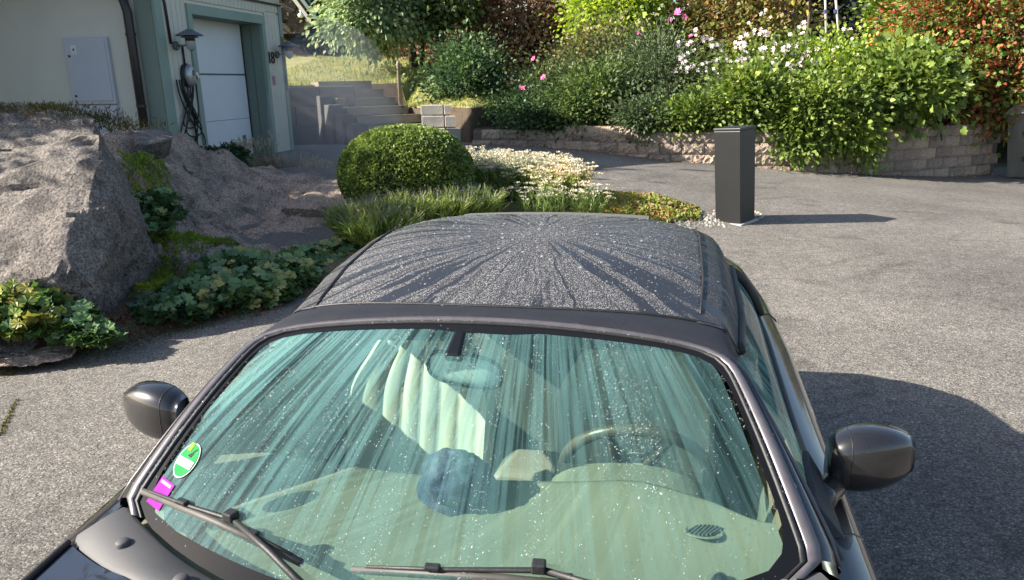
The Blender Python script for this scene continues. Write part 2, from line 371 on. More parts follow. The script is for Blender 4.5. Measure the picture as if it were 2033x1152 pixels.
# ---------------------------------------------------------------- garden stairs and the walls beside them
M_step = surf('weathered_step', [(.20, .172, .125), (.30, .26, .19)], 3, .85, .3, 40, stretch=(.6, 3, 3))
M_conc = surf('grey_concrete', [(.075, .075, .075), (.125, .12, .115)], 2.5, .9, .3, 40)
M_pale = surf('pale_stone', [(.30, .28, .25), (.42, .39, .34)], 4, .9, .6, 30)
st = empty('garden_stairs', (-2.02, 16.1, .62), math.radians(32), 'wide garden stairs of grey brown steps climbing to the lawn', 'stairs')
for k in range(7):
    w = 1.62 - .05 * k
    sm = MB().box((-.06 * k * 1.2, .46 * k + .3, .09 + .187 * k), (w, .60, .17))
    s_ = sm.build('step', M_step, st, bevel=.012)
    MB().box((-.06 * k * 1.2, .46 * k + .3 - .27, .09 + .187 * k + .092), (w + .02, .08, .022)).build('nosing', M_step, s_, bevel=.004)
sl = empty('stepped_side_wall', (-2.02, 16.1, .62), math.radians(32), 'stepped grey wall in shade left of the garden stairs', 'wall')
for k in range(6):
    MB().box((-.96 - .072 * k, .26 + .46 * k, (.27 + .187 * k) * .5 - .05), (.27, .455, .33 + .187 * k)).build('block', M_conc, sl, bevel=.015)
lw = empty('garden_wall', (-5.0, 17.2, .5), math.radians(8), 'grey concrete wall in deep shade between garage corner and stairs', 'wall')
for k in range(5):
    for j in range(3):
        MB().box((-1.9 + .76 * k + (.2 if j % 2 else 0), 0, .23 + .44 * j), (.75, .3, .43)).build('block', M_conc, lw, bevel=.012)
sr = empty('stepped_stone_wall', (-1.55, 15.7, .6), 0, 'pale stepped stone wall right of the garden stairs', 'wall')
for (x, y, z, dx, dz) in [(-.1, 1.0, .0, .5, .30), (.42, .9, .0, .5, .3), (.92, .8, 0, .5, .3), (-.12, 1.1, .31, .5, .25), (.40, 1.0, .31, .5, .25), (-.14, 1.2, .57, .5, .22), (.34, 1.12, .57, .42, .22), (-.30, .65, .0, .35, .3)]:
    MB().box((x, y, z + dz / 2), (dx - .01, .3, dz - .01)).build('block', M_pale, sr, bevel=.015)
pt = aty(795, 205, 17.6)
post = empty('garden_post', (pt.x, pt.y, 1.35), 0, 'thin weathered post standing beside the garden stairs', 'post')
MB().lathe([(0, 0), (.045, 0), (.04, .9), (.05, .92), (.03, 1.0), (0, 1.01)], n=10).build('shaft', M_step, post, smooth=True)

# ---------------------------------------------------------------- garage
GU = Vector((math.sin(math.radians(10.6)), math.cos(math.radians(10.6)), 0)); GV = Vector((GU.y, -GU.x, 0)); G0 = Vector((-4.34, 15.07, 0)); GB = .45
M_cream = surf('cream_boards', [(.50, .50, .43), (.58, .57, .49)], 2.5, .7, .15, 30)
M_render = surf('cream_render', [(.60, .60, .52), (.68, .67, .58)], 1.2, .85, .25, 80)
M_green = surf('sage_green_paint', [(.20, .28, .24), (.24, .32, .275)], 2, .55, .08, 30)
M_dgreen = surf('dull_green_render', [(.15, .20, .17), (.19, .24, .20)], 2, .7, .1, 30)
M_door = surf('white_door', [(.62, .66, .70), (.68, .71, .75)], 1.5, .45, .05, 20)
M_cab = surf('cabinet_grey', [(.50, .52, .58), (.55, .57, .62)], 2, .4, .03, 20)
M_dark = surf('dark_metal', [(.018, .016, .018), (.03, .026, .027)], 5, .4, .05, 20)
M_lampg = surf('galvanised_grey', [(.10, .12, .15), (.17, .19, .22)], 12, .45, .1, 40, metal=.4)
M_white = surf('white_plastic', [(.7, .7, .7)], 3, .4, 0)
M_rooft = surf('roof_tiles', [(.05, .045, .045), (.09, .08, .075)], 6, .8, .4)
gar = empty('garage', (G0.x, G0.y, GB), -math.radians(10.6), 'cream and sage green garage with a recessed white door', 'garage')
# local frame of the garage: x outwards from the front (towards the driveway), y along the front, origin at its far corner
def gb(name, x0, x1, y0, y1, z0, z1, mat, parent=None, bevel=0):
    return MB().box(((x0 + x1) / 2, (y0 + y1) / 2, (z0 + z1) / 2 - GB), (x1 - x0, y1 - y0, z1 - z0)).build(name, mat, parent or gar, bevel=bevel)
NC = -3.84; OP0, OP1, OPT = -2.96, -.80, 2.94                      # near corner, door opening, its top
EAVE = 3.75; APEX = 4.98; GM = -2.45; EN = 4.15
gb('front_wall', -.14, -.03, NC + .003, OP0 - .12, GB - .3, EAVE, M_render)
gb('front_wall', -.14, -.03, OP1 + .12, -.003, GB - .3, EAVE, M_render)
gb('front_wall', -.14, -.03, OP0 - .12, OP1 + .12, OPT + .12, EAVE, M_render)
gb('near_side_wall', -7.0, -.145, NC, NC + .16, GB - .3, EN - .05, M_render)
gb('far_side_wall', -7.0, -.145, -.16, 0, GB - .3, EAVE, M_render)
gb('rear_wall', -7.15, -7.003, NC, 0, GB - .3, EAVE, M_render)
for x in (-.14, -7.1): MB().add([(x + q, y_, z_ - GB) for q in (0, .1) for y_, z_ in ((NC, EAVE), (0, EAVE), (GM, APEX - .08), (NC, EN - .08))], [(0, 1, 2, 3), (7, 6, 5, 4), (0, 4, 5, 1), (1, 5, 6, 2), (2, 6, 7, 3), (3, 7, 4, 0)]).build('gable', M_render, gar)
for s in (-1, 1):
    ye = (NC - .80) if s < 0 else .42; ze = APEX - (APEX - EN) / (GM - NC) * (GM - ye) if s < 0 else APEX - (APEX - EAVE) / -GM * (ye - GM)
    a = [(.42, ye, ze), (.42, GM, APEX), (-7.5, GM, APEX), (-7.5, ye, ze)]
    p = [Vector(q) - Vector((0, 0, GB)) for q in a]; q = [v + Vector((0, 0, .12)) for v in p]
    (MB().hexa(p + q) if s < 0 else MB().hexa([p[3], p[2], p[1], p[0], q[3], q[2], q[1], q[0]])).build('roof', M_rooft, gar)
    MB().hexa([Vector((.42, ye, ze - .16 - GB)), Vector((.45, ye, ze - .16 - GB)), Vector((.45, GM, APEX - .16 - GB)), Vector((.42, GM, APEX - .16 - GB)),
               Vector((.422, ye, ze + .11 - GB)), Vector((.45, ye, ze + .11 - GB)), Vector((.45, GM, APEX + .11 - GB)), Vector((.422, GM, APEX + .11 - GB))]).build('bargeboard', M_green, gar)
# boards of the front
y = NC + .17
while y < OP0 - .17: gb('cladding_board', -.03, 0, y, y + .112, GB - .25, EAVE - .3, M_cream); y += .12
y = OP1 + .17
while y < -.2: gb('cladding_board', -.03, 0, y, y + .112, GB - .25, 3.14, M_cream); y += .12
gb('cladding_board', -.03, 0, y, -.1, GB - .25, 3.14, M_cream)
y = OP0 - .12
while y < -.14: gb('cladding_board', -.03, -.001, y, y + .112, 3.15 if y < OP1 + .15 else 3.18, 3.30, M_cream); y += .12
gb('drip_ledge', -.03, .035, OP0 + .9, 0, 3.302, 3.335, M_dark); gb('drip_ledge', -.03, .05, OP0 + .5, 0, 3.337, 3.36, M_cream)
for k in range(3): gb('upper_board', -.03, .012, OP0 - .1, -.003, 3.37 + .14 * k, 3.50 + .14 * k, M_cream)
gb('corner_trim', -.028, .02, NC - .012, NC + .16, GB - .3, EAVE - .25, M_green)
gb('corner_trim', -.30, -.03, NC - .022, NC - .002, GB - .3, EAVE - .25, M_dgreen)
gb('corner_trim', -.028, .02, -.095, .02, GB - .3, EAVE - .4, M_green)
gb('door_frame', -.03, .03, OP0 - .12, OP0, GB - .3, OPT, M_green); gb('door_frame', -.03, .03, OP1, OP1 + .1, GB - .3, OPT, M_green)
gb('door_frame', -.03, .032, OP0 - .12, OP1 + .12, OPT + .002, OPT + .15, M_green)
RD = .40
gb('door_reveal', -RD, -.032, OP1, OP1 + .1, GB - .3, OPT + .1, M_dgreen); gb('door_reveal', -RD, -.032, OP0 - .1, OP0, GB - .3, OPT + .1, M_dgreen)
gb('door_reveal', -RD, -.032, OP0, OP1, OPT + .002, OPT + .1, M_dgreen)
gb('reveal_board', -.22, -.215, OP1 - .004, OP1 + .0, GB - .3, OPT, M_dark)
dr = gb('garage_door', -RD - .06, -RD - .03, OP0 - .05, OP1 + .05, GB - .2, OPT + .1, M_dark)
for (z0, z1) in ((GB - .2, 1.28 - .0), (1.283, 2.05), (2.075, OPT + .06)):
    gb('door_panel', -RD - .03, -RD, OP0 - .02, OP1 - .03, z0, z1 - .003, M_door, dr, bevel=.004)
gb('door_seal', -RD - .025, -RD + .01, OP1 - .03, OP1 - .003, GB - .2, OPT, M_dark, dr); gb('seam_strip', -RD - .02, -RD + .006, OP0, OP1 - .04, 2.05, 2.072, M_lampg, dr)
gb('door_handle', -RD, -RD + .02, OP1 - .36, OP1 - .26, .78, .98, M_lampg, dr, bevel=.004)
dp = MB(); dp.tube([(-1.5, NC - .10, 3.86 - GB), (-.62, NC - .10, 3.30 - GB), (-.40, NC - .10, 3.08 - GB), (-.36, NC - .10, 2.9 - GB), (-.36, NC - .10, GB - .2 - GB)], .062, 12)
dpo = dp.build('downpipe', M_dark, gar, smooth=True)
for z in (2.6, 1.6): MB().lathe([(.066, -.02), (.072, -.02), (.072, .02), (.066, .02)], (-.36, NC - .10, z - GB), 14).build('pipe_clip', M_dark, dpo)
# weather-board lines of the near side wall, meter cabinet
def side(px, py):                                                  # sight line meets the near side wall -> local garage coordinates
    d = Vector(ray(px, py)); p0 = G0 + GU * NC; o = Vector((0, 0, CH)); t = (p0 - o).dot(GU) / d.dot(GU); q = o + d * t - G0
    return q.dot(GV), q.z
x0, zt = side(128, 76); x1, zb = side(238, 206)
mc = empty('meter_cabinet', G0 + GU * NC + GV * ((x0 + x1) / 2) + Vector((0, 0, zb)), -math.radians(10.6), 'pale grey electricity meter cabinet set on the cream side wall', 'cabinet')
w_, h_ = abs(x1 - x0) - .02, zt - zb
MB().box((0, -.035, h_ / 2), (w_, .06, h_)).build('frame', M_cab, mc, bevel=.006)
dd = MB().box((0, -.072, h_ / 2 + .005), (w_ - .07, .014, h_ - .08)).build('door', M_cab, mc, bevel=.004)
MB().box((0, -.030, -.45), (w_ - .02, .05, .86)).build('lower_cover', M_cab, mc, bevel=.006)
MB().box((-w_ * .26, -.081, h_ - .17), (.09, .004, .13)).build('warning_label', M_white, dd); MB().box((-w_ * .26, -.0845, h_ - .17), (.025, .003, .03)).build('label_mark', M_dark, dd)
for z in (h_ - .26, .12): MB().lathe([(0, .008), (.018, .008), (.018, 0)], (-w_ * .38, -.08, z), 10, Matrix.Rotation(math.pi / 2, 3, 'X')).build('lock', M_dark, dd)
# far gable of the house beyond
hs = empty('house', (-9.0, 27.5, 1.2), 0, 'dark house gable with pale green bargeboard behind the garage corner', 'house')
M_hw = surf('shaded_boards', [(.07, .055, .055), (.11, .09, .085)], 3, .85, .2, 30, stretch=(4, 4, .5))
a = aty(597, 2, 26.5) - hs.location; b = aty(630, 46, 26.5) - hs.location; up = Vector((0, 0, .22))
d_ = (a - b); a2 = b + d_ * 3
for k, mat, dx in ((0, M_green, 0), (1, M_cream, -.22)):
    o = Vector((dx, .05 * k, -.06 * k)); MB().hexa([b + o, b + o + Vector((0, .04, 0)), a2 + o + Vector((0, .04, 0)), a2 + o] + [v + o + up * .9 for v in (b, b + Vector((0, .04, 0)), a2 + Vector((0, .04, 0)), a2)]).build('bargeboard', mat, hs)
MB().hexa([b + Vector((0, .04, .1)), b + Vector((0, 5, .1)), a2 + Vector((0, 5, .1)), a2 + Vector((0, .04, .1)), b + Vector((0, .04, .16)), b + Vector((0, 5, .16)), a2 + Vector((0, 5, .16)), a2 + Vector((0, .04, .16))]).build('roof', M_rooft, hs)
c1 = aty(612, 40, 27.2) - hs.location
MB().box((c1.x - 2.4, c1.y + .9, c1.z + .35), (4.4, .9, 1.5)).build('upper_wall', M_hw, hs)
MB().box((c1.x - 2.0, c1.y + 3.6, c1.z - 2.2), (3.2, 5, 4.4)).build('wall', M_hw, hs)
lp = aty(597, 30, 26.2); sl2 = empty('eave_lamp', lp, 0, 'small white lamp hanging under the dark eave right of the garage', 'lamp')
MB().lathe([(0, .16), (.02, .16), (.02, .06), (.07, .05), (.10, 0), (.09, -.05), (.04, -.09), (0, -.09)], n=14).build('shade', M_white, sl2, smooth=True)

# wall lamps, charger, number, sign on the garage front
def front(px, py, out=0.0):
    d = Vector(ray(px, py)); o = Vector((0, 0, CH)); p0 = G0 + GV * out; t = (p0 - o).dot(GV) / d.dot(GV); return o + d * t
def wall_lamp(px, py, label):
    c = front(px, py, .27); base = c - GV * .26 + Vector((0, 0, -.20))
    r = empty('wall_lamp', base, -math.radians(10.6), label, 'lamp', 'stacked shade lamps on the garage front')
    MB().lathe([(0, 0), (.065, 0), (.065, .035), (.05, .05), (0, .05)], (0, 0, 0), 16, Matrix.Rotation(math.pi / 2, 3, 'Y')).build('backplate', M_lampg, r, smooth=False, bevel=.004)
    MB().tube([(.02, 0, 0), (.20, 0, 0)], .013, 8).build('arm', M_lampg, r, smooth=True)
    MB().lathe([(0, .235), (.02, .235), (.04, .225), (.19, .15), (.20, .135), (.19, .135), (.05, .20), (0, .2)], (.26, 0, 0), 24).build('lamp_shade', M_lampg, r, smooth=True)
    MB().lathe([(.05, .15), (.12, .118), (.125, .108), (.05, .13)], (.26, 0, 0), 24).build('lower_shade', M_lampg, r, smooth=True)
    MB().lathe([(0, .16), (.065, .15), (.07, .06), (.0, .05)], (.26, 0, 0), 20).build('housing', M_dark, r, smooth=True)
    MB().lathe([(.068, .06), (.072, .02), (.055, -.05), (.02, -.08), (0, -.085)], (.26, 0, 0), 20).build('globe', surf('frosted_glass', [(.30, .31, .31)], 5, .25, 0), r, smooth=True)
    return r
wall_lamp(375, 62, 'grey stacked shade lamp above the car charger left of the garage door')
wall_lamp(572, 86, 'grey stacked shade lamp beside the number 18 right of the garage door')
cp = front(378, 150, .1); ch = empty('car_charger', cp - GV * .1, -math.radians(10.6), 'silver oval car charger with coiled black cable on the garage wall', 'charger')
M_silver = surf('silver_plastic', [(.38, .38, .40)], 8, .28, .02, 20, metal=.5)
Rx = Matrix.Rotation(math.pi / 2, 3, 'Y')
Ms = Matrix.Diagonal((1, .82, 1.28)) @ Rx
MB().lathe([(.13, -.0), (.14, .06), (.12, .085)], (0, 0, 0), 26, Ms).build('base', M_dark, ch, smooth=True)
MB().lathe([(.125, .08), (.13, .10), (.115, .135), (.07, .155), (0, .16)], (0, 0, 0), 26, Ms).build('cover', M_silver, ch, smooth=True)
MB().lathe([(.028, .158), (.035, .166), (.028, .172), (.02, .166)], (0, 0, .04), 14, Ms).build('emblem', M_lampg, ch, smooth=True)
cb = MB(); M_rub = surf('black_rubber', [(.012, .013, .014)], 5, .45, .05)
for k, (w, dpt, oy) in enumerate([(.16, .95, -.05), (.13, .72, 0), (.20, 1.08, .03), (.10, .62, .04), (.15, .85, .02)]):
    cb.tube([(.05 + .012 * k, oy - .16 + (w * 2.2 * math.sin(t) * math.sin(t / 2) + .14 * (t / math.pi - .6)), -.06 - dpt * abs(math.sin(t / 2)) ** .8 if t < math.pi else -.06 - dpt * abs(math.sin(t / 2)) ** .8) for t in lin(0, 2 * math.pi, 28)], .0115, 7)
cb.tube([(.06, .12, .02), (.07, .17, -.15), (.07, .15, -.5), (.06, .05, -.85), (.06, .0, -1.05), (.05, -.05, -1.2), (.05, .05, -1.28)], .0115, 7)
cb.tube([(.06, -.02, -.9), (.06, -.07, -1.15), (.05, -.02, -1.3)], .0115, 7)
cb.build('cable', M_rub, ch, smooth=True)
MB().box((.10, .17, .0), (.05, .05, .10), Matrix.Rotation(.5, 3, 'X')).build('plug', M_white, ch, bevel=.01); MB().box((.09, .13, -.03), (.05, .06, .06)).build('plug_holder', M_dark, ch, bevel=.01)
MB().tube([(.02, -.34, 1.30), (.02, -.28, 1.0), (.02, -.26, .45)], .02, 8).build('conduit', M_dark, ch, smooth=True)
MB().tube([(.02, .02, .45), (.02, .02, .1)], .016, 8).build('conduit', M_dark, ch, smooth=True); MB().tube([(.03, .06, -.2), (.03, .06, -1.5)], .014, 8).build('conduit', M_dark, ch, smooth=True)
def text_mesh(name, body, size, depth, mat, parent, loc, rotm):
    cu = bpy.data.curves.new(name, 'FONT'); cu.body = body; cu.size = size; cu.extrude = depth; cu.resolution_u = 3; cu.align_x = 'CENTER'
    tmp = bpy.data.objects.new(name, cu); COL.objects.link(tmp); bpy.context.view_layer.update()
    me = bpy.data.meshes.new_from_object(tmp.evaluated_get(bpy.context.evaluated_depsgraph_get())); bpy.data.objects.remove(tmp)
    me.materials.clear(); me.materials.append(mat); o = link(bpy.data.objects.new(name, me), parent); o.location = loc; o.rotation_euler = rotm; return o
np_ = front(539, 126, .003); hn = empty('house_number', np_, -math.radians(10.6), 'dark number 18 fixed to the cream boards right of the door', 'number')
for ch_, dy in (('1', -.07), ('8', .055)): text_mesh('digit', ch_, .30, .006, M_dark, hn, (.012, dy, .0), (math.pi / 2, 0, math.pi / 2))
sp = front(543, 158, .003); sg = empty('notice', sp, -math.radians(10.6), 'small faded red notice below the number 18', 'sign')
MB().box((.006, 0, 0), (.008, .10, .26)).build('plate', surf('faded_white', [(.5, .48, .48)], 3, .5, 0), sg); MB().box((.012, 0, -.02), (.004, .085, .16)).build('red_panel', surf('faded_red', [(.42, .10, .10)], 3, .5, 0), sg)
MB().tube([(0, .55, .9), (0, .55, -.1)], .02, 8).build('cable_pipe', M_dgreen, gar).location = (.045, -.62, 1.4)
# ---------------------------------------------------------------- planting island left of the car
def inpoly(x, y, P):
    c = False; j = len(P) - 1
    for i in range(len(P)):
        if (P[i][1] > y) != (P[j][1] > y) and x < (P[j][0] - P[i][0]) * (y - P[i][1]) / (P[j][1] - P[i][1]) + P[i][0]: c = not c
        j = i
    return c
def pdist(x, y, P):
    best = 1e9
    for i in range(len(P)):
        a = P[i - 1]; b = P[i]; dx, dy = b[0] - a[0], b[1] - a[1]; L = dx * dx + dy * dy
        t = max(0, min(1, ((x - a[0]) * dx + (y - a[1]) * dy) / L)) if L else 0
        best = min(best, math.hypot(x - a[0] - t * dx, y - a[1] - t * dy))
    return best if inpoly(x, y, P) else -best
def G2(px, py): v = atg(px, py); return (v.x, v.y)
BED = [(-9, 2.6), (-5.2, 3.6)] + [G2(0, 738), G2(110, 712), G2(250, 688), G2(400, 645), G2(560, 612), (-1.15, 6.7), (-.35, 7.3), (.6, 7.95), G2(1230, 452), G2(1395, 440), G2(1392, 420), G2(1330, 398), G2(1180, 384), G2(1040, 372), G2(930, 352), G2(680, 345), G2(600, 322), (-4.4, 14.6), (-5.2, 11.4), (-9, 12)]
OUT = [(-7, 6.2), (-3.4, 5.9), (-2.55, 5.75), (-2.15, 6.4), (-1.75, 7.2), (-1.7, 8.2), (-1.9, 9.4), (-2.1, 10.6), (-2.5, 11.9), (-3.4, 12.5), (-4.8, 12), (-5.1, 10.9), (-7, 11.3)]
def bed_z(x, y):
    d = pdist(x, y, BED); n = mn.noise(Vector((x * 2.2, y * 2.2, 5)))
    return gz(x, y) + max(-.10, min(.13, (d + .10 * n) * .32)) + .02 * n * (d > .1) - .012 - .7 * sstep(.12, .5, pdist(x, y, OUT))
M_bed = surf('bed_soil', [(.06, .04, .028), (.14, .09, .06), (.08, .08, .03), (.20, .14, .09)], 3.5, .95, .9, 50, bdist=.03, speck=(45, .6, 1.5))
tag(MB().grid(lambda x, y: (x, y, bed_z(x, y)), lin(-9, 3.4, 156), lin(2.8, 13, 130)).build('island_bed', M_bed, smooth=True), kind='structure')

# ---------------------------------------------------------------- rocks
def rock_mat(name, cols, moss=0, gran=70, sc=1.6, bump=.9, dark=(.55, 1.35)):
    m = surf(name, cols, sc, .92, 0, detail=9, speck=(gran, dark[0], dark[1])); t = m.node_tree
    p = [n for n in t.nodes if n.type == 'BSDF_PRINCIPLED'][0]; co = coords(t)
    a = N(t, 'ShaderNodeTexNoise', Scale=4.0, Detail=11, Roughness=.72); t.links.new(co, a.inputs['Vector'])
    b1 = N(t, 'ShaderNodeBump', Strength=bump, Distance=.08); t.links.new(a.outputs['Fac'], b1.inputs['Height'])
    c = N(t, 'ShaderNodeTexVoronoi', Scale=gran * .5); t.links.new(co, c.inputs['Vector'])
    b2 = N(t, 'ShaderNodeBump', Strength=bump * .6, Distance=.012); t.links.new(c.outputs['Distance'], b2.inputs['Height']); t.links.new(b1.outputs[0], b2.inputs['Normal'])
    t.links.new(b2.outputs[0], p.inputs['Normal'])
    if moss:
        old = p.inputs['Base Color'].links[0].from_socket
        g = t.nodes.new('ShaderNodeNewGeometry'); sp_ = t.nodes.new('ShaderNodeSeparateXYZ'); t.links.new(g.outputs['Normal'], sp_.inputs[0])
        q = N(t, 'ShaderNodeTexNoise', Scale=1.1, Detail=7, Roughness=.65); t.links.new(co, q.inputs['Vector'])
        mu = N(t, 'ShaderNodeMath', operation='MULTIPLY'); t.links.new(q.outputs['Fac'], mu.inputs[0]); t.links.new(sp_.outputs['Z'], mu.inputs[1])
        r = ramp(t, mu.outputs[0], [(moss, g3(0)), (moss + .05, g3(1))])
        mx = N(t, 'ShaderNodeMix', data_type='RGBA'); t.links.new(r.outputs[0], mx.inputs['Factor']); t.links.new(old, mx.inputs['A']); mx.inputs['B'].default_value = (.07, .085, .025, 1)
        t.links.new(mx.outputs['Result'], p.inputs['Base Color'])
    return m
M_boul = rock_mat('granite', [(.05, .044, .040), (.135, .118, .105), (.21, .183, .162), (.10, .088, .079), (.18, .152, .132)], 0, 60, 2.6, 1.0, dark=(.42, 1.5))
M_out = rock_mat('bedrock', [(.12, .10, .085), (.27, .215, .175), (.40, .30, .235), (.21, .17, .142), (.50, .37, .275)], 0, 45, 2.0, 1.0, dark=(.5, 1.45))
def hull_rock(name, pts, mat, label, amp=.05, *a_, **k_):
    return hull_rock_(name, pts, mat, label, amp * .55, *a_, **k_)
def hull_rock_(name, pts, mat, label, amp=.05, cuts=3, freq=1.6, cat='rock', seed=0, fine=.012, group=None, facets=34):
    base = Vector((sum(p.x for p in pts) / len(pts), sum(p.y for p in pts) / len(pts), min(p.z for p in pts)))
    bm = bmesh.new()
    for p in pts: bm.verts.new(p - base)
    r = bmesh.ops.convex_hull(bm, input=bm.verts); bmesh.ops.delete(bm, geom=[v for v in bm.verts if not v.link_faces], context='VERTS')
    bmesh.ops.triangulate(bm, faces=bm.faces)
    for _ in range(cuts): bmesh.ops.subdivide_edges(bm, edges=bm.edges, cuts=1, use_grid_fill=True)
    for k in range(1): bmesh.ops.smooth_vert(bm, verts=bm.verts, factor=.35, use_axis_x=True, use_axis_y=True, use_axis_z=True)
    rp = random.Random(seed * 13 + 5); cuts_ = []
    for _ in range(facets):
        nn_ = Vector((rp.gauss(0, 1), rp.gauss(0, 1), rp.gauss(.2, .8))).normalized(); sup = max(v.co.dot(nn_) for v in bm.verts); low = min(v.co.dot(nn_) for v in bm.verts)
        cuts_.append((nn_, sup - (sup - low) * rp.uniform(.012, .07)))
    for v in bm.verts:
        for nn_, d_ in cuts_:
            e_ = v.co.dot(nn_) - d_
            if e_ > 0: v.co -= nn_ * e_ * .93
    bm.normal_update()
    for v in bm.verts:
        q = v.co * freq + Vector((seed, seed * 2, 0))
        k = amp * (mn.noise(q) + .35 - 1.0 * abs(mn.noise(q * 2.3)) - .8 * abs(mn.noise(q * 4.7))) - fine * 1.3 * abs(mn.noise(q * 14)) - fine * 1.0 * abs(mn.noise(q * 8.3)) - amp * .55 * max(0, 1 - abs(mn.noise(q * 1.3 + Vector((7, 0, 3)))) * 14)
        v.co += v.normal * k + Vector((0, 0, .25 * amp * round(2 * mn.noise(q * .8))))
    me = bpy.data.meshes.new(name); bm.to_mesh(me); bm.free(); me.materials.append(mat)
    me.polygons.foreach_set('use_smooth', [True] * len(me.polygons)); me.set_sharp_from_angle(angle=math.radians(24))
    o = link(bpy.data.objects.new(name, me)); o.location = base; return tag(o, label, cat, group)
bp = [aty(245, 655, 5.25), aty(278, 560, 5.7), aty(266, 400, 6.0), aty(250, 305, 6.25), aty(228, 248, 6.5), aty(190, 212, 6.7), aty(120, 206, 6.8), aty(-60, 203, 7.0), aty(-260, 230, 7.2),
      aty(205, 318, 5.9), aty(150, 420, 5.6), aty(95, 560, 5.1), aty(60, 640, 5.02), aty(-120, 500, 5.4), aty(-150, 690, 5.1), aty(-500, 400, 5.5), aty(-700, 700, 5.4),
      Vector((-2.95, 5.5, -.1)), Vector((-3.0, 6.1, -.1)), Vector((-3.4, 7.6, -.1)), Vector((-5, 8.0, -.1)), Vector((-7, 7.8, 1.2)), Vector((-7.5, 7.5, -.1)), Vector((-3.2, 5.2, -.1)), Vector((-4.6, 5.05, -.1)), Vector((-7, 5.4, -.1))]
hull_rock('boulder', bp, M_boul, 'huge rough granite boulder with a sunlit top at the left', .10, 5, 1.1, 'boulder', 3, .02)
op = [(250, 262, 9.6), (345, 262, 10.8), (420, 300, 11.0), (520, 328, 11.3), (600, 340, 11.3), (690, 352, 11.0),
      (330, 330, 9.3), (400, 360, 9.4), (480, 360, 10.0), (560, 372, 9.9), (640, 372, 9.8), (400, 420, 8.5), (480, 440, 8.6), (545, 412, 9.0), (600, 425, 8.75), (660, 400, 9.3), (620, 352, 10.6),
      (360, 470, 7.6), (430, 470, 7.8), (500, 490, 7.7), (560, 478, 8.1), (620, 450, 8.5), (680, 450, 8.6),
      (300, 330, 8.8), (300, 470, 7.2), (300, 560, 6.2), (380, 540, 6.6), (450, 560, 6.5), (320, 620, 5.75), (420, 620, 5.95), (520, 585, 6.4), (540, 525, 7.05), (610, 500, 7.5), (600, 560, 6.75), (680, 500, 7.6), (250, 300, 8.4), (255, 400, 7.6), (250, 560, 6.0)]
OPV = [aty(*q) for q in op] + [Vector((-1.9, 7.3, .05)), Vector((-1.75, 8.2, .15)), Vector((-1.9, 9.4, .25)), Vector((-2.2, 10.8, .35)), Vector((-2.6, 11.9, .4)), Vector((-3.6, 12.1, .4)), Vector((-2.4, 6.2, 0)), Vector((-6.2, 9.5, 1.0)), Vector((-6.5, 7.5, .8)), Vector((-6.5, 11, 1.1))]
OPA = np.array([tuple(v) for v in OPV])
def rock_z(x, y):
    d2 = (OPA[:, 0] - x) ** 2 + (OPA[:, 1] - y) ** 2 + .02; w = d2 ** -2.0
    z = float((w * OPA[:, 2]).sum() / w.sum())
    q = Vector((x * .9 + y * .5, y * .9, 1)); n1 = mn.noise(q * 1.2); t = z * 5.5 + n1 * 1.2; ck = mn.noise(q * 1.7 + Vector((4, 2, 0))); ck2 = mn.noise(Vector((x * 1.3 - y * .8, y * .5, 7)))
    w3 = Vector((x * .62 + y * .22, y * .55 - x * .12, 0)) + Vector((.12 * mn.noise(q * 2), .12 * mn.noise(q * 2 + Vector((5, 5, 5))), 0)); ds, ps = mn.voronoi(w3 * 1.15); cp_ = ps[0]; hsh = mn.noise(cp_ * 9.7)
    z += .17 * hsh + (.16 * mn.noise(cp_ * 7.1 + Vector((2, 0, 0)))) * (w3.x * 1.15 - cp_.x) + (.16 * mn.noise(cp_ * 5.3)) * (w3.y * 1.15 - cp_.y) - .10 * max(0, 1 - (ds[1] - ds[0]) * 12)
    z += .035 * (abs((t % 1) - .5) - .25) + .04 - .11 * abs(mn.noise(q * 2.1)) - .06 * abs(mn.noise(q * 5.3)) - .025 * abs(mn.noise(q * 13)) - .07 * max(0, 1 - abs(ck) * 16) - .05 * max(0, 1 - abs(ck2) * 20)
    return z
OUT = [(-7, 6.2), (-3.4, 5.9), (-2.55, 5.75), (-2.15, 6.4), (-1.75, 7.2), (-1.7, 8.2), (-1.9, 9.4), (-2.1, 10.6), (-2.5, 11.9), (-3.4, 12.5), (-4.8, 12), (-5.1, 10.9), (-7, 11.3)]
def outfn(x, y):
    d = pdist(x, y, OUT) + .12 * mn.noise(Vector((x * 2.5, y * 2.5, 9))); z = rock_z(x, y)
    return (x, y, z if d > .1 else z + (d - .1) * 2.2)
ro = MB().grid(outfn, lin(-7, -1.4, 150), lin(5.5, 12.6, 180)).build('rock_outcrop', M_out, smooth=True); ro.data.set_sharp_from_angle(angle=math.radians(30))
tag(ro, 'low weathered bedrock outcrop between the boulder and the round box bush', 'rock')
hull_rock('loose_slab', [aty(*q) for q in [(262, 262, 9.2), (288, 250, 9.8), (345, 262, 9.9), (344, 275, 9.2), (300, 305, 8.9), (262, 290, 8.8), (270, 255, 9.9)]] + [aty(275, 300, 9.0) + Vector((0, 0, -.15)), aty(335, 300, 9.5) + Vector((0, 0, -.1))], M_boul, 'flat broken stone slab perched on bedrock below the downpipe', .03, 3, 3, 'rock', 5)
hull_rock('rock_ledge', [aty(*q) for q in [(545, 412, 8.9), (612, 372, 9.6), (650, 352, 10.1), (700, 352, 10.1), (700, 405, 9.0), (640, 418, 8.7), (560, 418, 8.8)]] + [Vector((-2.9, 8.9, .1)), Vector((-1.9, 8.9, .1)), Vector((-1.9, 10, .1)), Vector((-2.6, 10.4, .1))], M_out, 'angular rock ledge catching sun beside the round box bush', .025, 4, 2.5, 'rock', 8)
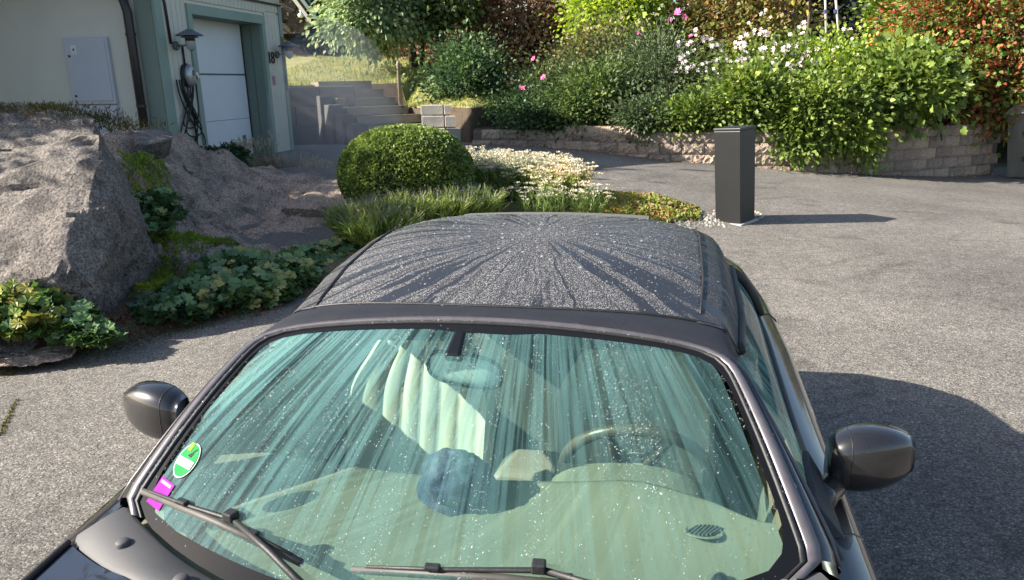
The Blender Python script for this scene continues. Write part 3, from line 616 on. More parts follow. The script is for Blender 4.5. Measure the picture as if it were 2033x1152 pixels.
hull_rock('low_stone', [aty(*q) for q in [(-40, 662, 5.0), (60, 668, 5.02), (85, 680, 4.95), (40, 700, 4.8), (-40, 692, 4.78)]] + [aty(-40, 712, 4.72), aty(60, 706, 4.78)], M_boul, 'low pale granite stone under the reddish leaves at left edge', .02, 4, 3, 'rock', 11)
hull_rock('low_stone', [aty(*q) for q in [(-60, 705, 4.75), (100, 700, 4.85), (165, 680, 5.05), (140, 712, 4.78), (20, 728, 4.62), (-60, 732, 4.58)]] + [aty(150, 705, 5.0), aty(20, 730, 4.9)], M_out, 'dark mossy stone at the foot of the boulder by the asphalt', .03, 4, 3, 'rock', 12)
for k, (px, py) in enumerate([(1208, 448), (1232, 450), (1300, 446), (1180, 440)]):
    p = atg(px, py) - Vector((0, .12, 0)); r = .07 + .02 * (k % 2); pts = [p + Vector((random.uniform(-1, 1) * r * 1.3, random.uniform(-1, 1) * r, random.random() * r * 1.1)) for _ in range(14)]
    hull_rock('edge_stone', pts, M_boul, ['small round stone just behind the wet roof, second from left', 'small stone behind the wet roof, third from left', 'small stone nearest the grassy patch behind the roof', 'leftmost small stone under the white everlasting flowers'][k], .006, 2, 8, 'stone', k, .003, 'stones edging the island bed')
# crumbled gravel
M_grav = leafm('gravel', [(.12, .11, .10), (.3, .28, .25), (.45, .42, .38)], 0, .9)
def gravel(name, pts, s, label):
    P = np.array([tuple(p) for p in pts]); V = []; base = np.array([(1, 0, 0), (-.5, .8, 0), (-.5, -.8, 0), (0.1, 0, .9)], float)
    n = len(P); sc = s * (.5 + rng.random(n))[:, None, None]; a = rng.random(n) * 6.28; R = np.stack([np.stack([np.cos(a), -np.sin(a), 0 * a], 1), np.stack([np.sin(a), np.cos(a), 0 * a], 1), np.stack([0 * a, 0 * a, 1 + 0 * a], 1)], 1)
    V = P[:, None, :] + sc * np.einsum('nij,kj->nki', R, base)
    return tag(leafmesh(name, [(V.reshape(-1, 3), [(0, 1, 3), (1, 2, 3), (2, 0, 3)], 4, n)], M_grav), label, 'gravel', kind='stuff')
gp = []
for _ in range(260):
    px = random.uniform(1290, 1440); py = random.uniform(428, 452) + (px < 1380) * 5; p = atg(px, py); gp.append(p)
for _ in range(36):
    a = random.random() * 6.28; p = Vector((2.84 + math.cos(a) * .3, 9.15 + math.sin(a) * .28, 0)); p.z = gz(p.x, p.y); gp.append(p)
gravel('gravel', gp, .024, 'loose pale gravel at the bed edge beside the dark post')

# ---------------------------------------------------------------- moss
M_moss = leafm('moss', [(.11, .17, .02), (.20, .31, .035), (.32, .43, .06), (.18, .18, .05), (.14, .22, .025)], .3, .8)
def moss(pts, label, n, s=.028):
    C_ = [(aty(px, py, y), r) for px, py, y, r in pts]; P = []
    tot = sum(r * r for _, r in C_)
    for c, r in C_:
        for _ in range(int(n * r * r / tot)):
            a = random.random() * 6.283; q = r * math.sqrt(random.random()) * (1 + .35 * mn.noise(Vector((math.cos(a) * 2, math.sin(a) * 2, c.x * 9)))); x = c.x + q * math.cos(a); y = c.y + q * math.sin(a) * 1.1
            P.append((x, y, outfn(x, y)[2] + (.05 + .05 * mn.noise(Vector((x * 7, y * 7, 2)))) * (1 - (q / r) ** 2) * random.random() ** .5))
    P = np.array(P); D = rng.normal(size=P.shape) * .7 + np.array([0, 0, .8])
    tag(leafmesh('moss', [leaves(P, D, s, 'blade', 1, 3.2)], M_moss), label, 'moss', kind='stuff')
moss([(370, 462, 7.4, .30), (330, 478, 7.2, .28), (420, 474, 7.6, .16), (310, 505, 6.8, .20), (330, 545, 6.4, .30), (290, 560, 6.2, .22), (460, 490, 7.4, .12), (300, 520, 6.6, .25)], 'bright green moss cushion on bedrock above the leafy ground cover', 16000)
moss([(290, 345, 8.5, .26), (310, 360, 8.3, .22), (275, 365, 8.1, .22), (300, 320, 8.9, .18)], 'green moss clump in the crack beside the boulder', 7000)
moss([(262, 272, 8.8, .16), (280, 290, 8.8, .12), (250, 285, 8.6, .15)], 'small moss tuft under the loose stone slab', 3000)
P = []
for _ in range(5200):
    px = random.uniform(-10, 520); e = interp(px, [0, 120, 250, 400, 520], [742, 712, 688, 646, 622]); p = atg(px, e + random.gauss(-3, 7)); P.append((p.x, p.y, max(p.z, bed_z(p.x, p.y))))
for _ in range(500):
    f_ = random.random(); p = atg(34 * f_ + random.gauss(0, 2), 868 - 74 * f_); P.append((p.x, p.y, p.z))
P = np.array(P); D = rng.normal(size=P.shape) * .8 + np.array([0, 0, .6])
tag(leafmesh('moss', [leaves(P, D, .02, 'blade', 1, 3)], leafm('dull_moss', [(.05, .06, .015), (.11, .12, .03), (.09, .07, .03)], .2, .9)), 'thin dull moss band along the asphalt edge at left', 'moss', kind='stuff')
# dead leaves along the bed edge
P = []
for _ in range(420):
    px = random.uniform(180, 560); e = interp(px, [150, 250, 400, 560], [690, 668, 634, 612]); p = atg(px, e + random.gauss(-6, 9)); P.append((p.x, p.y, max(p.z, bed_z(p.x, p.y)) + .008))
P = np.array(P); D = rng.normal(size=P.shape) + np.array([0, 0, .1])
tag(leafmesh('fallen_leaves', [leaves(P, D, .035, 'fold', .3, .9)], leafm('dead_leaf', [(.16, .06, .035), (.28, .13, .08), (.20, .11, .06)], .1, .9)), 'reddish fallen leaves between ground cover and asphalt', 'leaves', kind='stuff')
P = []
for _ in range(520):
    i = random.randrange(len(wp)); p = wp[i]; x = p.x + random.uniform(-.1, .1); y = p.y - .16 - abs(random.gauss(0, .12)); P.append((x, y, gz(x, y) + .006))
P = np.array(P); D = rng.normal(size=P.shape) + np.array([0, 0, .1])
tag(leafmesh('fallen_leaves', [leaves(P, D, .045, 'fold', .3, .9)], leafm('litter', [(.20, .12, .07), (.42, .27, .19), (.50, .38, .30)], .1, .9)), 'pale fallen petals and leaves along the foot of the block wall', 'leaves', kind='stuff')
P = []
for _ in range(5200):
    a = random.random(); x = -6.3 + 2.9 * a + random.gauss(0, .1); y = 6.9 + random.gauss(0, .25); P.append((x, y, 1.66 + .05 * random.random() - max(0, a - .75) * .8))
P = np.array(P); D = rng.normal(size=P.shape) * .6 + np.array([0, 0, .9])
tag(leafmesh('dry_grass', [leaves(P, D, .05, 'blade', 1, 1.8)], leafm('dry_grass_blades', [(.035, .04, .015), (.08, .07, .03), (.05, .06, .02), (.20, .12, .05), (.07, .08, .025), (.03, .035, .015)], .2, .9)), 'rusty moss and dry grass on top of the big boulder', 'grass', kind='stuff')

# ---------------------------------------------------------------- leafy ground cover, leaf by leaf
def leaf_meshes(name, mat, lobes=7, n=4):
    out = []
    for k in range(n):
        r = random.Random(k * 7 + lobes); v = [(0, 0, .0)]; N_ = lobes * 4 - 1
        for i in range(N_ + 1):
            a = -2.75 + 5.5 * i / N_; rad = .5 * (1 + .13 * math.cos(lobes * (a + 2.75) / 5.5 * 2 * math.pi + math.pi)) * (1 + .06 * r.uniform(-1, 1)) * (1 if abs(a) < 2.2 else .9)
            v.append((rad * math.cos(a) + .1, rad * math.sin(a), .13 * rad + .05 * math.cos(lobes * (a + 2.75) / 5.5 * 2 * math.pi) * rad + .02 * r.uniform(-1, 1)))
        f = [(0, i, i + 1) for i in range(1, N_ + 1)]
        me = bpy.data.meshes.new(name); me.from_pydata(v, [], f); me.update(); me.materials.append(mat); out.append(me)
    return out
def cover(name, label, spots, size, mat, count, extra_mat=None, up=.30, cat='plant', zoff=.0, lean=(.15, -.55)):
    """spots: (centre, rx, ry, height) mounds in world space"""
    base = Vector((sum(s[0].x for s in spots) / len(spots), sum(s[0].y for s in spots) / len(spots), min(s[0].z for s in spots)))
    root = empty(name, base, 0, label, cat); ms = leaf_meshes('leaf', mat); st = MB(); placed = []
    tot = sum(s[1] * s[2] for s in spots); k = 0; tries = 0
    while k < count and tries < count * 30:
        tries += 1
        s = random.choices(spots, [q[1] * q[2] for q in spots])[0]; c, rx, ry, h = s; a = random.random() * 6.283; q = math.sqrt(random.random())
        x = c.x + rx * q * math.cos(a); y = c.y + ry * q * math.sin(a); z = c.z + h * (1 - q ** 2.2) ** .6 * random.uniform(.55, 1.0) + .03
        if any((x - u) ** 2 + (y - v) ** 2 + (z - w) ** 2 < (size * .50) ** 2 for u, v, w in placed): continue
        placed.append((x, y, z)); k += 1
        o = link(bpy.data.objects.new('leaf', random.choice(ms)), root); o.location = Vector((x, y, z)) - base
        sc = size * random.uniform(.65, 1.2); o.scale = (sc, sc, sc)
        nrm = Vector((lean[0] + .9 * q * math.cos(a) * .6 + random.gauss(0, .22), lean[1] + .6 * q * math.sin(a) * .6 + random.gauss(0, .22), 1)); o.rotation_euler = (nrm.to_track_quat('Z', 'Y') @ Matrix.Rotation(random.uniform(0, 6.28), 3, 'Z').to_quaternion()).to_euler()
        st.tube([Vector((x, y, z - .01)) - base, Vector((c.x + (x - c.x) * .75, c.y + (y - c.y) * .75, c.z - .05)) - base], .004, 4, False)
    st.build('stems', M_gst, root)
    # small under-leaves that fill the mound
    nn = count * 14; pts = []; dd = []
    for _ in range(nn):
        c, rx, ry, h = random.choices(spots, [q[1] * q[2] for q in spots])[0]; a = random.random() * 6.283; q = math.sqrt(random.random())
        pts.append((c.x + rx * q * math.cos(a) - base.x, c.y + ry * q * math.sin(a) - base.y, c.z + h * (1 - q ** 2.2) ** .6 * random.uniform(.05, .8) - base.z)); dd.append((math.cos(a) * q, math.sin(a) * q - .3, .3 + random.random() * .4))
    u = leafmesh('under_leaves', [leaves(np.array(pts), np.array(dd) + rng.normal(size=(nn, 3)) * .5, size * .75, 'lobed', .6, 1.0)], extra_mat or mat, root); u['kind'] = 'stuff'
    return root
M_gst = surf('green_stalk', [(.10, .12, .04), (.14, .10, .05)], 10, .6, 0)
LG = [(.065, .12, .05), (.09, .17, .065), (.13, .22, .09), (.17, .26, .12), (.08, .16, .075), (.36, .32, .10), (.11, .20, .09)]
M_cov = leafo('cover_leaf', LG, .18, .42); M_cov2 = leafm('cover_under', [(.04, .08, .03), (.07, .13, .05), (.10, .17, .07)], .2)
def sp(px, py, y, rx, ry, h): 
    c = aty(px, py, y); return (c, rx, ry, h)
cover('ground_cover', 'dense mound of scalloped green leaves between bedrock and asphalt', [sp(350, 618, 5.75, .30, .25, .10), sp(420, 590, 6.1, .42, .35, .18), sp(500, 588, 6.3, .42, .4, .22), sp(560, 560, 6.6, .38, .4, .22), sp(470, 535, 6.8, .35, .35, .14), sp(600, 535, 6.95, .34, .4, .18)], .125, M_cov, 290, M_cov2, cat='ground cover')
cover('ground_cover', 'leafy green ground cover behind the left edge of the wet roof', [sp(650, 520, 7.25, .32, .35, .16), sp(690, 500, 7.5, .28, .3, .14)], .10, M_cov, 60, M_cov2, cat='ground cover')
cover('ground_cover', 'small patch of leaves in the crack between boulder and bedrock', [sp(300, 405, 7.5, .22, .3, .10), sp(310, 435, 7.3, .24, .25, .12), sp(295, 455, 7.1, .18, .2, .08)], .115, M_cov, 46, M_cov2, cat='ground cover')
M_red = leafo('autumn_leaf', [(.07, .15, .04), (.13, .24, .05), (.26, .34, .07), (.48, .42, .10), (.50, .22, .10), (.10, .18, .05), (.40, .36, .10)], .35, .45)
cover('geranium', 'yellow green plant with reddish top leaves below the boulder at left edge', [sp(30, 650, 4.95, .30, .24, .20), sp(-30, 660, 4.9, .30, .22, .22), sp(80, 650, 5.0, .25, .2, .13), sp(20, 615, 5.1, .28, .2, .20), sp(65, 605, 5.15, .22, .2, .12)], .10, M_red, 105, leafm('autumn_under', [(.05, .10, .03), (.09, .15, .04), (.22, .22, .06)], .3), cat='plant')
cover('geranium', 'low dark green lobed plant right of the reddish one by the boulder', [sp(155, 665, 5.0, .19, .16, .12), sp(192, 674, 4.95, .15, .13, .08), sp(145, 638, 5.1, .15, .14, .10)], .105, M_cov, 36, M_cov2, cat='plant')
bs = atg(130, 630)
# ---------------------------------------------------------------- box ball, lavender, white everlasting, grass patch
M_box = leafm('box_leaf', [(.07, .12, .03), (.13, .19, .05), (.21, .28, .07), (.34, .40, .13)], .25, .45)
bc = aty(808, 345, 8.9); bb_ = Vector((bc.x, bc.y, gz(bc.x, bc.y) + .05))
box = empty('box_ball', bb_, 0, 'clipped round green box bush behind the wet soft top', 'shrub')
n = 46000; d = unit(rng.normal(size=(n, 3))); rr = np.array([.80, .74, .56]); q = (1 - .10 * rng.random((n, 1)) ** 2 + .018 * np.array([mn.noise(Vector(tuple(v * 3.2))) + .8 * mn.noise(Vector(tuple(v * 9))) + 1.6 * mn.noise(Vector(tuple(v * 1.4))) for v in d])[:, None])
dz = d.copy(); pw = 1.12; dz = np.sign(d) * np.abs(d) ** (1 / pw); dz = dz / np.linalg.norm(dz, axis=1, keepdims=True) ** .6
P = dz * rr * q + np.array([0, 0, bc.z - bb_.z + .0]); P = P[P[:, 2] > -.02]; D = unit(P - np.array([0, 0, bc.z - bb_.z])) + rng.normal(size=P.shape) * .55
leafmesh('foliage', [leaves(P, D, .030, 'oval', 1, 1.1)], M_box, box)
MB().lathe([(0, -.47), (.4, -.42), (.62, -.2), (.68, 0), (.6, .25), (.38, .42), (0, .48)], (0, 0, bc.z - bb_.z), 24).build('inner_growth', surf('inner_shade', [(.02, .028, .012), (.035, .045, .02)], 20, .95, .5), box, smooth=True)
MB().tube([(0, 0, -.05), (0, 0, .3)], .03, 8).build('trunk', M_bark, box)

def stalks(name, label, spots, n, hgt, mat_s, mat_f, fl, cat, fan=.35, leafsize=.05, seed=3, dens=6, fsize=.02):
    base = Vector((sum(s[0].x for s in spots) / len(spots), sum(s[0].y for s in spots) / len(spots), min(s[0].z for s in spots)))
    root = empty(name, base, 0, label, cat); g = np.random.default_rng(seed); segs = []; LP = []; LD = []; FP = []; FD = []
    for _ in range(n):
        c, rx, ry = spots[g.integers(len(spots))]; a = g.random() * 6.283; q = math.sqrt(g.random())
        o = np.array([c.x + rx * q * math.cos(a) - base.x, c.y + ry * q * math.sin(a) - base.y, c.z - base.z]); h = hgt * g.uniform(.7, 1.12) * (1 - .25 * q * q)
        t = o + np.array([fan * q * math.cos(a) + g.normal() * .05, fan * q * math.sin(a) * .8 + g.normal() * .05, h]); segs.append((o, t))
        for k in range(dens):
            f = g.uniform(.05, .8); LP.append(o + (t - o) * f + g.normal(size=3) * .008); LD.append((t - o) * .9 + g.normal(size=3) * .35 * h)
        fl(g, t, (t - o) / np.linalg.norm(t - o), FP, FD)
    A = np.array([s[0] for s in segs]); B = np.array([s[1] for s in segs]); L_ = np.linalg.norm(B - A, axis=1)
    # thin crossed blades for the stems
    V, F_, nb_, nn_ = leaves(A, B - A, 1.0, 'blade', 1, .06, 0); V = V.reshape(nn_, nb_, 3); V = A[:, None, :] + (V - A[:, None, :]) * L_[:, None, None]
    V[:, :, :] += 0
    packs = [(V.reshape(-1, 3), F_, nb_, nn_), leaves(np.array(LP), np.array(LD), leafsize, 'blade', 1, 1.4)]
    leafmesh('stems', packs, mat_s, root)['kind'] = 'stuff'
    leafmesh('flower_heads', [leaves(np.array(FP), np.array(FD), fsize, 'oval', 1, 1.1)], mat_f, root)['kind'] = 'stuff'
    return root
def spike(g, t, d, P, D):
    for k in range(9): P.append(t + d * (.008 * k - .045) + g.normal(size=3) * .004); D.append(d + g.normal(size=3) * .8)
def disc(g, t, d, P, D):
    r = g.uniform(.02, .05)
    for k in range(16):
        a = g.random() * 6.283; q = r * math.sqrt(g.random()); P.append(t + np.array([q * math.cos(a), q * math.sin(a), .012 * g.random()])); D.append(np.array([math.cos(a), math.sin(a), g.uniform(.3, 1.5)]))
M_lav = leafm('lavender_stem', [(.14, .20, .05), (.24, .31, .08), (.34, .39, .13)], .35); M_lavf = leafm('lavender_spike', [(.16, .15, .13), (.22, .20, .20), (.28, .25, .22)], .2)
M_evs = leafm('everlasting_stem', [(.12, .19, .05), (.20, .28, .08), (.28, .34, .13)], .3); M_evf = leafm('everlasting_flower', [(.42, .37, .27), (.60, .55, .43), (.70, .66, .54)], .25, .7)
def gs(x, y, rx, ry): return (Vector((x, y, max(gz(x, y), bed_z(x, y)))), rx, ry)
stalks('lavender', 'grey green lavender clump with faded spikes below the box ball', [gs(-1.5, 7.75, .28, .25), gs(-1.15, 8.0, .32, .25), gs(-.75, 8.1, .30, .25), gs(-.45, 8.25, .2, .2), gs(-1.35, 7.5, .25, .2)], 1700, .40, M_lav, M_lavf, spike, 'lavender', .22, .11, 3, 16, .011)
stalks('everlasting', 'pearly white everlasting flowers massed right of the box ball', [gs(-.15, 9.55, .38, .35), gs(.2, 9.5, .38, .38), gs(.5, 9.35, .28, .3), gs(-.4, 9.9, .3, .3), gs(.62, 9.1, .18, .2)], 1500, .50, M_evs, M_evf, disc, 'flowers', .20, .10, 4, 16, .020)
stalks('everlasting', 'sparse white everlasting stems in front of the flower mass', [gs(.62, 8.6, .26, .2), gs(.9, 8.6, .14, .2), gs(.3, 8.55, .25, .2)], 130, .36, M_evs, M_evf, disc, 'flowers', .10, .07, 5, 12, .017)
gpts = []
for _ in range(60000):
    px = random.uniform(1150, 1396); py = random.uniform(384, 445); p = atg(px, py)
    if pdist(p.x, p.y, BED) > .04 and mn.noise(Vector((p.x * 2.6, p.y * 2.6, 0))) > -.55 + .5 * random.random(): gpts.append((p.x, p.y, bed_z(p.x, p.y)))
    if len(gpts) > 9000: break
P = np.array(gpts); D = rng.normal(size=P.shape) * .8 + np.array([0, 0, .6])
tag(leafmesh('weeds', [leaves(P, D, .05, 'oval', 1, .9)], leafm('weed_leaf', [(.14, .22, .04), (.26, .32, .06), (.40, .26, .12), (.34, .19, .10), (.20, .30, .05), (.45, .40, .16)], .3, .8)), 'low yellow green weeds and rusty clover on the bed tip', 'weeds', kind='stuff')
# weeds by the garage foot
for lab, spots, n_, h_ in [('dry seeding grass tuft in front of the white garage door', [(aty(490, 318, 11.4), .14, .1)], 110, .30), ('tall dry weed by the right jamb of the garage door', [(aty(535, 322, 11.6), .05, .05)], 24, .42), ('thin dry grass along the outcrop top near the corner', [(aty(580, 332, 11.6), .3, .15), (aty(640, 345, 11.3), .3, .15)], 120, .2)]:
    stalks('weed', lab, spots, n_, h_, leafm('dry_stem', [(.30, .28, .16), (.42, .38, .24)], .3), leafm('seed_head', [(.38, .32, .22), (.50, .42, .30)], .3), spike, 'weeds', .1, .05, 9, 3, .02)
bush('dark_weed', aty(445, 308, 11.2), (.34, .16, .09), leafm('dark_weed_leaf', [(.02, .05, .02), (.05, .10, .04)], .2), 1100, .06, 'low dark green weed at the foot of the garage door', 'weeds', ncl=14, shape='fold', twigs=False)
M_plum = leafm('plum_leaf', [(.035, .018, .02), (.07, .03, .03), (.05, .045, .025)], .2)
bush('plum_twig', (-5.75, 7.2, 1.98), (.62, .3, .30), M_plum, 650, .05, 'dark purple leaved twigs at the top left edge', 'shrub', ncl=24, shape='oval', base=(-6.1, 7.1, 1.5), spread=.06, seed=6)
# shade trees standing left of the view
M_sh = leafm('tree_leaf', [(.03, .06, .02), (.06, .11, .03), (.10, .16, .05)], .3)
def tree(name, x, y, z0, h, r, label, mat, nleaf, lsz, seed, trunk=.12, ncl=70, shape='fold'):
    root = empty(name, (x, y, z0), 0, label, 'tree'); P, D, cc = clumps((0, 0, h - r[2] * .8), r, ncl, nleaf, .22 * r[0], .35, seed)
    leafmesh('crown', [leaves(P, D - np.array([0, 0, .2]), lsz, shape, 1)], mat, root); m = MB(); rr_ = random.Random(seed)
    m.tube([(0, 0, -.1), (.03, .02, (h - r[2]) * .5), (0, .05, h - r[2] * .9)], [trunk, trunk * .8, trunk * .55], 10); m.build('trunk', M_bark, root, smooth=True)
    b = MB()
    for k in range(16):
        e = Vector(cc[rr_.randrange(len(cc))]); s0 = Vector((0, .03, (h - 2 * r[2]) + rr_.random() * r[2] * .9)); b.tube([s0, s0.lerp(e, .5) + Vector((0, 0, .1 * r[2])), e], [trunk * .35, trunk * .2, .01], 6, False)
    b.build('limbs', M_bark, root); return root
tree('hedge_tree', -10.6, 6.9, .3, 5.6, (1.6, 1.3, 2.5), 'dense tree left of the garage wall, outside the picture', M_sh, 16000, .16, 21)
tree('hedge_tree', -12.0, 9.9, .3, 6.0, (2.2, 1.5, 2.6), 'taller tree further left beside the garage', M_sh, 18000, .18, 22)
# ---------------------------------------------------------------- garden behind the wall
def pb(px0, px1, py0, py1, y, ry=None):
    """centre and radii of a plant that spans these sight lines when it stands y metres away"""
    a = aty(px0, (py0 + py1) / 2, y); b = aty(px1, (py0 + py1) / 2, y); t = aty((px0 + px1) / 2, py0, y); u = aty((px0 + px1) / 2, py1, y)
    rx = (b.x - a.x) / 2; rz = (t.z - u.z) / 2; return ((a.x + b.x) / 2, y, (t.z + u.z) / 2), (rx, ry or rx * .8, rz)
def shrub(name, span, y, mat, n, size, label, **k):
    ry = k.pop('ry', None); c, r = pb(*span, y, ry); gzv = k.pop('gz', None)
    return bush(name, c, r, mat, n, size, label, base=(c[0], c[1], c[2] - r[2] if gzv is None else gzv), **k)
C_dark = leafm('dark_leaf', [(.018, .04, .018), (.04, .08, .03), (.065, .12, .045), (.10, .16, .06)], .25)
C_mid = leafm('mid_leaf', [(.04, .07, .022), (.07, .11, .035), (.11, .165, .05), (.16, .21, .07)], .3)
C_lime = leafm('lime_leaf', [(.13, .20, .03), (.22, .32, .05), (.32, .42, .08), (.42, .48, .12)], .4)
C_vine = leafm('vine_leaf', [(.06, .10, .02), (.11, .17, .035), (.18, .25, .06), (.27, .33, .09)], .32)
C_grey = leafm('grey_green_leaf', [(.05, .08, .035), (.09, .13, .06), (.14, .18, .09)], .25)
C_brown = leafm('brown_hedge', [(.14, .08, .055), (.26, .15, .10), (.38, .25, .17), (.45, .31, .21), (.18, .16, .07)], .2)
C_rust = leafm('rust_leaf', [(.16, .12, .04), (.26, .17, .07), (.34, .22, .11), (.22, .24, .07), (.14, .17, .05)], .3)
C_redg = leafm('red_green_leaf', [(.05, .10, .025), (.09, .17, .035), (.16, .27, .06), (.22, .32, .07), (.33, .13, .07), (.40, .13, .07), (.11, .19, .04), (.30, .07, .045), (.36, .11, .06)], .3)
C_pale = leafm('pale_leaf', [(.10, .16, .07), (.18, .26, .13), (.30, .38, .22), (.42, .48, .32)], .35)
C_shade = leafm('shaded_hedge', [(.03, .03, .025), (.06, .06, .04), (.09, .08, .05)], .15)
C_blos = leafm('white_blossom', [(.72, .66, .64), (.82, .78, .76)], .3, .7)
M_blos = surf('blossom_white', [(.62, .50, .50), (.74, .66, .65)], 9, .7, .2); M_pink = surf('blossom_pink', [(.75, .10, .33), (.80, .22, .45)], 9, .7, .2)
def blossom_mesh(mat, k=0):
    r = random.Random(k); v = []; f = []
    for ring, (rad, z, n) in enumerate([(1.0, .0, 6), (.7, .25, 5), (.35, .4, 4)]):
        for i in range(n):
            a = 2 * math.pi * i / n + ring * .5 + r.uniform(-.15, .15); w = .62 * 3.14 / n; b = len(v)
            for (q, da, dz) in ((.1, 0, 0), (.75, -w, .12), (1.0, 0, .3), (.75, w, .12)): v.append((rad * q * math.cos(a + da), rad * q * math.sin(a + da), z + dz * rad))
            f.append((b, b + 1, b + 2, b + 3))
    me = bpy.data.meshes.new('blossom'); me.from_pydata(v, [], f); me.update(); me.materials.append(mat); return me
BW = [blossom_mesh(M_blos, k) for k in range(3)]; BP = [blossom_mesh(M_pink, k + 9) for k in range(2)]
def bloom(root, pts, meshes, r):
    for (px, py, y) in pts:
        p = aty(px, py, y); o = link(bpy.data.objects.new('blossom', random.choice(meshes)), root); o.location = p - root.location
        s = r * random.uniform(.75, 1.25); o.scale = (s, s, s); o.rotation_euler = Vector((random.gauss(-.3, .5), random.gauss(-1, .3), random.gauss(.6, .4))).to_track_quat('Z', 'Y').to_euler()

# backdrop rows first: tall dark hedge and trees that close the view
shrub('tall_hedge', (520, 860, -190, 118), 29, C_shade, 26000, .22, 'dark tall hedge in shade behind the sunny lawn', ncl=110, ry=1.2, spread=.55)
shrub('tall_hedge', (880, 1240, -150, 140), 24.5, C_brown, 30000, .12, 'brown dried hedge at the back right of the lawn', ncl=150, ry=1.0, spread=.5)
shrub('brown_bush', (740, 960, 55, 140), 26.5, leafm('reddish_dry', [(.22, .10, .08), (.32, .17, .13), (.12, .08, .06)], .2), 4500, .10, 'reddish dry bush between the pale tree and the brown hedge', ncl=40, ry=.8, spread=.3)
shrub('brown_bush', (1330, 1555, -40, 140), 21.5, C_rust, 15000, .12, 'rusty yellow bush above the white blossoms', ncl=90, ry=1.2, spread=.4)
shrub('far_trees', (1560, 1760, -80, 120), 34, leafm('far_dark', [(.012, .02, .016), (.025, .035, .03)], .1), 9000, .3, 'very dark conifer mass behind the thin white poles', ncl=70, ry=2, spread=.7, cat='tree')
shrub('lime_bush', (1140, 1310, -60, 85), 21.5, C_lime, 11000, .12, 'lime yellow bush glowing in sun above the dark shrubs', ncl=70, ry=1.2, spread=.32)
# pale tree over the lawn, its limbs showing
pt_ = aty(822, 128, 23.5)
root = empty('apple_tree', pt_, 0, 'pale green tree with low hanging crown above the lawn', 'tree')
c1, r1 = pb(640, 830, -60, 92, 21.5, 1.6); c2, r2 = pb(800, 925, -80, 55, 23, 1.4)
for (c, r, mt, nm, sd) in ((c1, r1, C_pale, 9500, 41), (c2, r2, C_mid, 9000, 42)):
    P, D, cc = clumps(np.array(c) - np.array(pt_), r, 64, nm, .24, .35, sd); leafmesh('crown', [leaves(P, D - np.array([0, 0, .5]), .13, 'fold', 1)], mt, root)
    m = MB()
    for e in cc[::4]: m.tube([(0, 0, 1.1), tuple(Vector(e) * .55 + Vector((0, 0, .5))), tuple(e)], [.05, .03, .01], 6, False)
    m.build('limbs', M_bark, root)
MB().tube([(0, 0, -.1), (-.05, 0, .6), (.0, 0, 1.2), (.1, 0, 2.4)], [.15, .11, .10, .07], 9).build('trunk', M_bark, root, smooth=True)
MB().tube([(.25, 0, -.1), (.28, 0, .9), (.45, 0, 2.2)], [.09, .07, .05], 8).build('trunk', M_bark, root, smooth=True)
shrub('round_shrub', (858, 980, 100, 210), 18.3, C_dark, 9500, .085, 'rounded dark green shrub right of the garden stairs', ncl=70, ry=1.1, spread=.26, seed=4)
shrub('low_shrub', (975, 1125, 195, 260), 16.6, C_dark, 5500, .07, 'low dark rose bush behind the shaded part of the block wall', ncl=50, ry=.8, spread=.2, seed=5)
shrub('rose_bush', (1045, 1170, 150, 240), 17.6, leafm('olive_leaf', [(.04, .05, .02), (.08, .11, .04), (.12, .15, .06)], .25), 9000, .07, 'olive green rose bush with scattered pink blooms', ncl=60, ry=.9, spread=.28, seed=14)
shrub('dark_shrub', (1090, 1260, 150, 268), 15.5, C_mid, 9000, .08, 'glossy green shrub spilling over the stepped wall top', ncl=60, ry=.8, spread=.2, seed=6, shape='fold')
r_ = shrub('tall_shrub', (1225, 1385, 85, 255), 16.2, C_grey, 14000, .09, 'grey green butterfly bush with long narrow leaves', ncl=90, ry=1.2, spread=.28, seed=7, shape='fold', width=.5)
shrub('brown_bush', (1120, 1270, 75, 150), 18.5, leafm('mixed_dry', [(.12, .10, .04), (.18, .18, .06), (.10, .14, .05), (.20, .13, .08)], .25), 7500, .08, 'mottled brown and green bush under the lime bush', ncl=50, ry=.8, spread=.28)
bloom(r_, [(1347, 25, 17.6), (1358, 35, 17.4), (1372, 72, 16.9), (1270, 64, 16.8), (1330, 40, 17.0), (1345, 24, 16.8), (1059, 117, 16.5), (1079, 154, 16.3), (1038, 176, 16.2)], BP, .075)
shrub('low_bush', (1235, 1345, 205, 268), 14.3, C_grey, 4200, .07, 'small grey green plants on the wall top left of the dark post', ncl=36, ry=.35, spread=.13, seed=51, shape='fold')
shrub('low_bush', (1320, 1440, 195, 268), 14.1, C_vine, 4200, .07, 'low light green plants on the wall top just left of the dark post', ncl=36, ry=.35, spread=.13, seed=52, shape='fold')
shrub('low_bush', (1010, 1130, 222, 262), 15.4, C_dark, 3000, .06, 'low dark plants on the shaded wall top', ncl=30, ry=.4, spread=.12, seed=53)
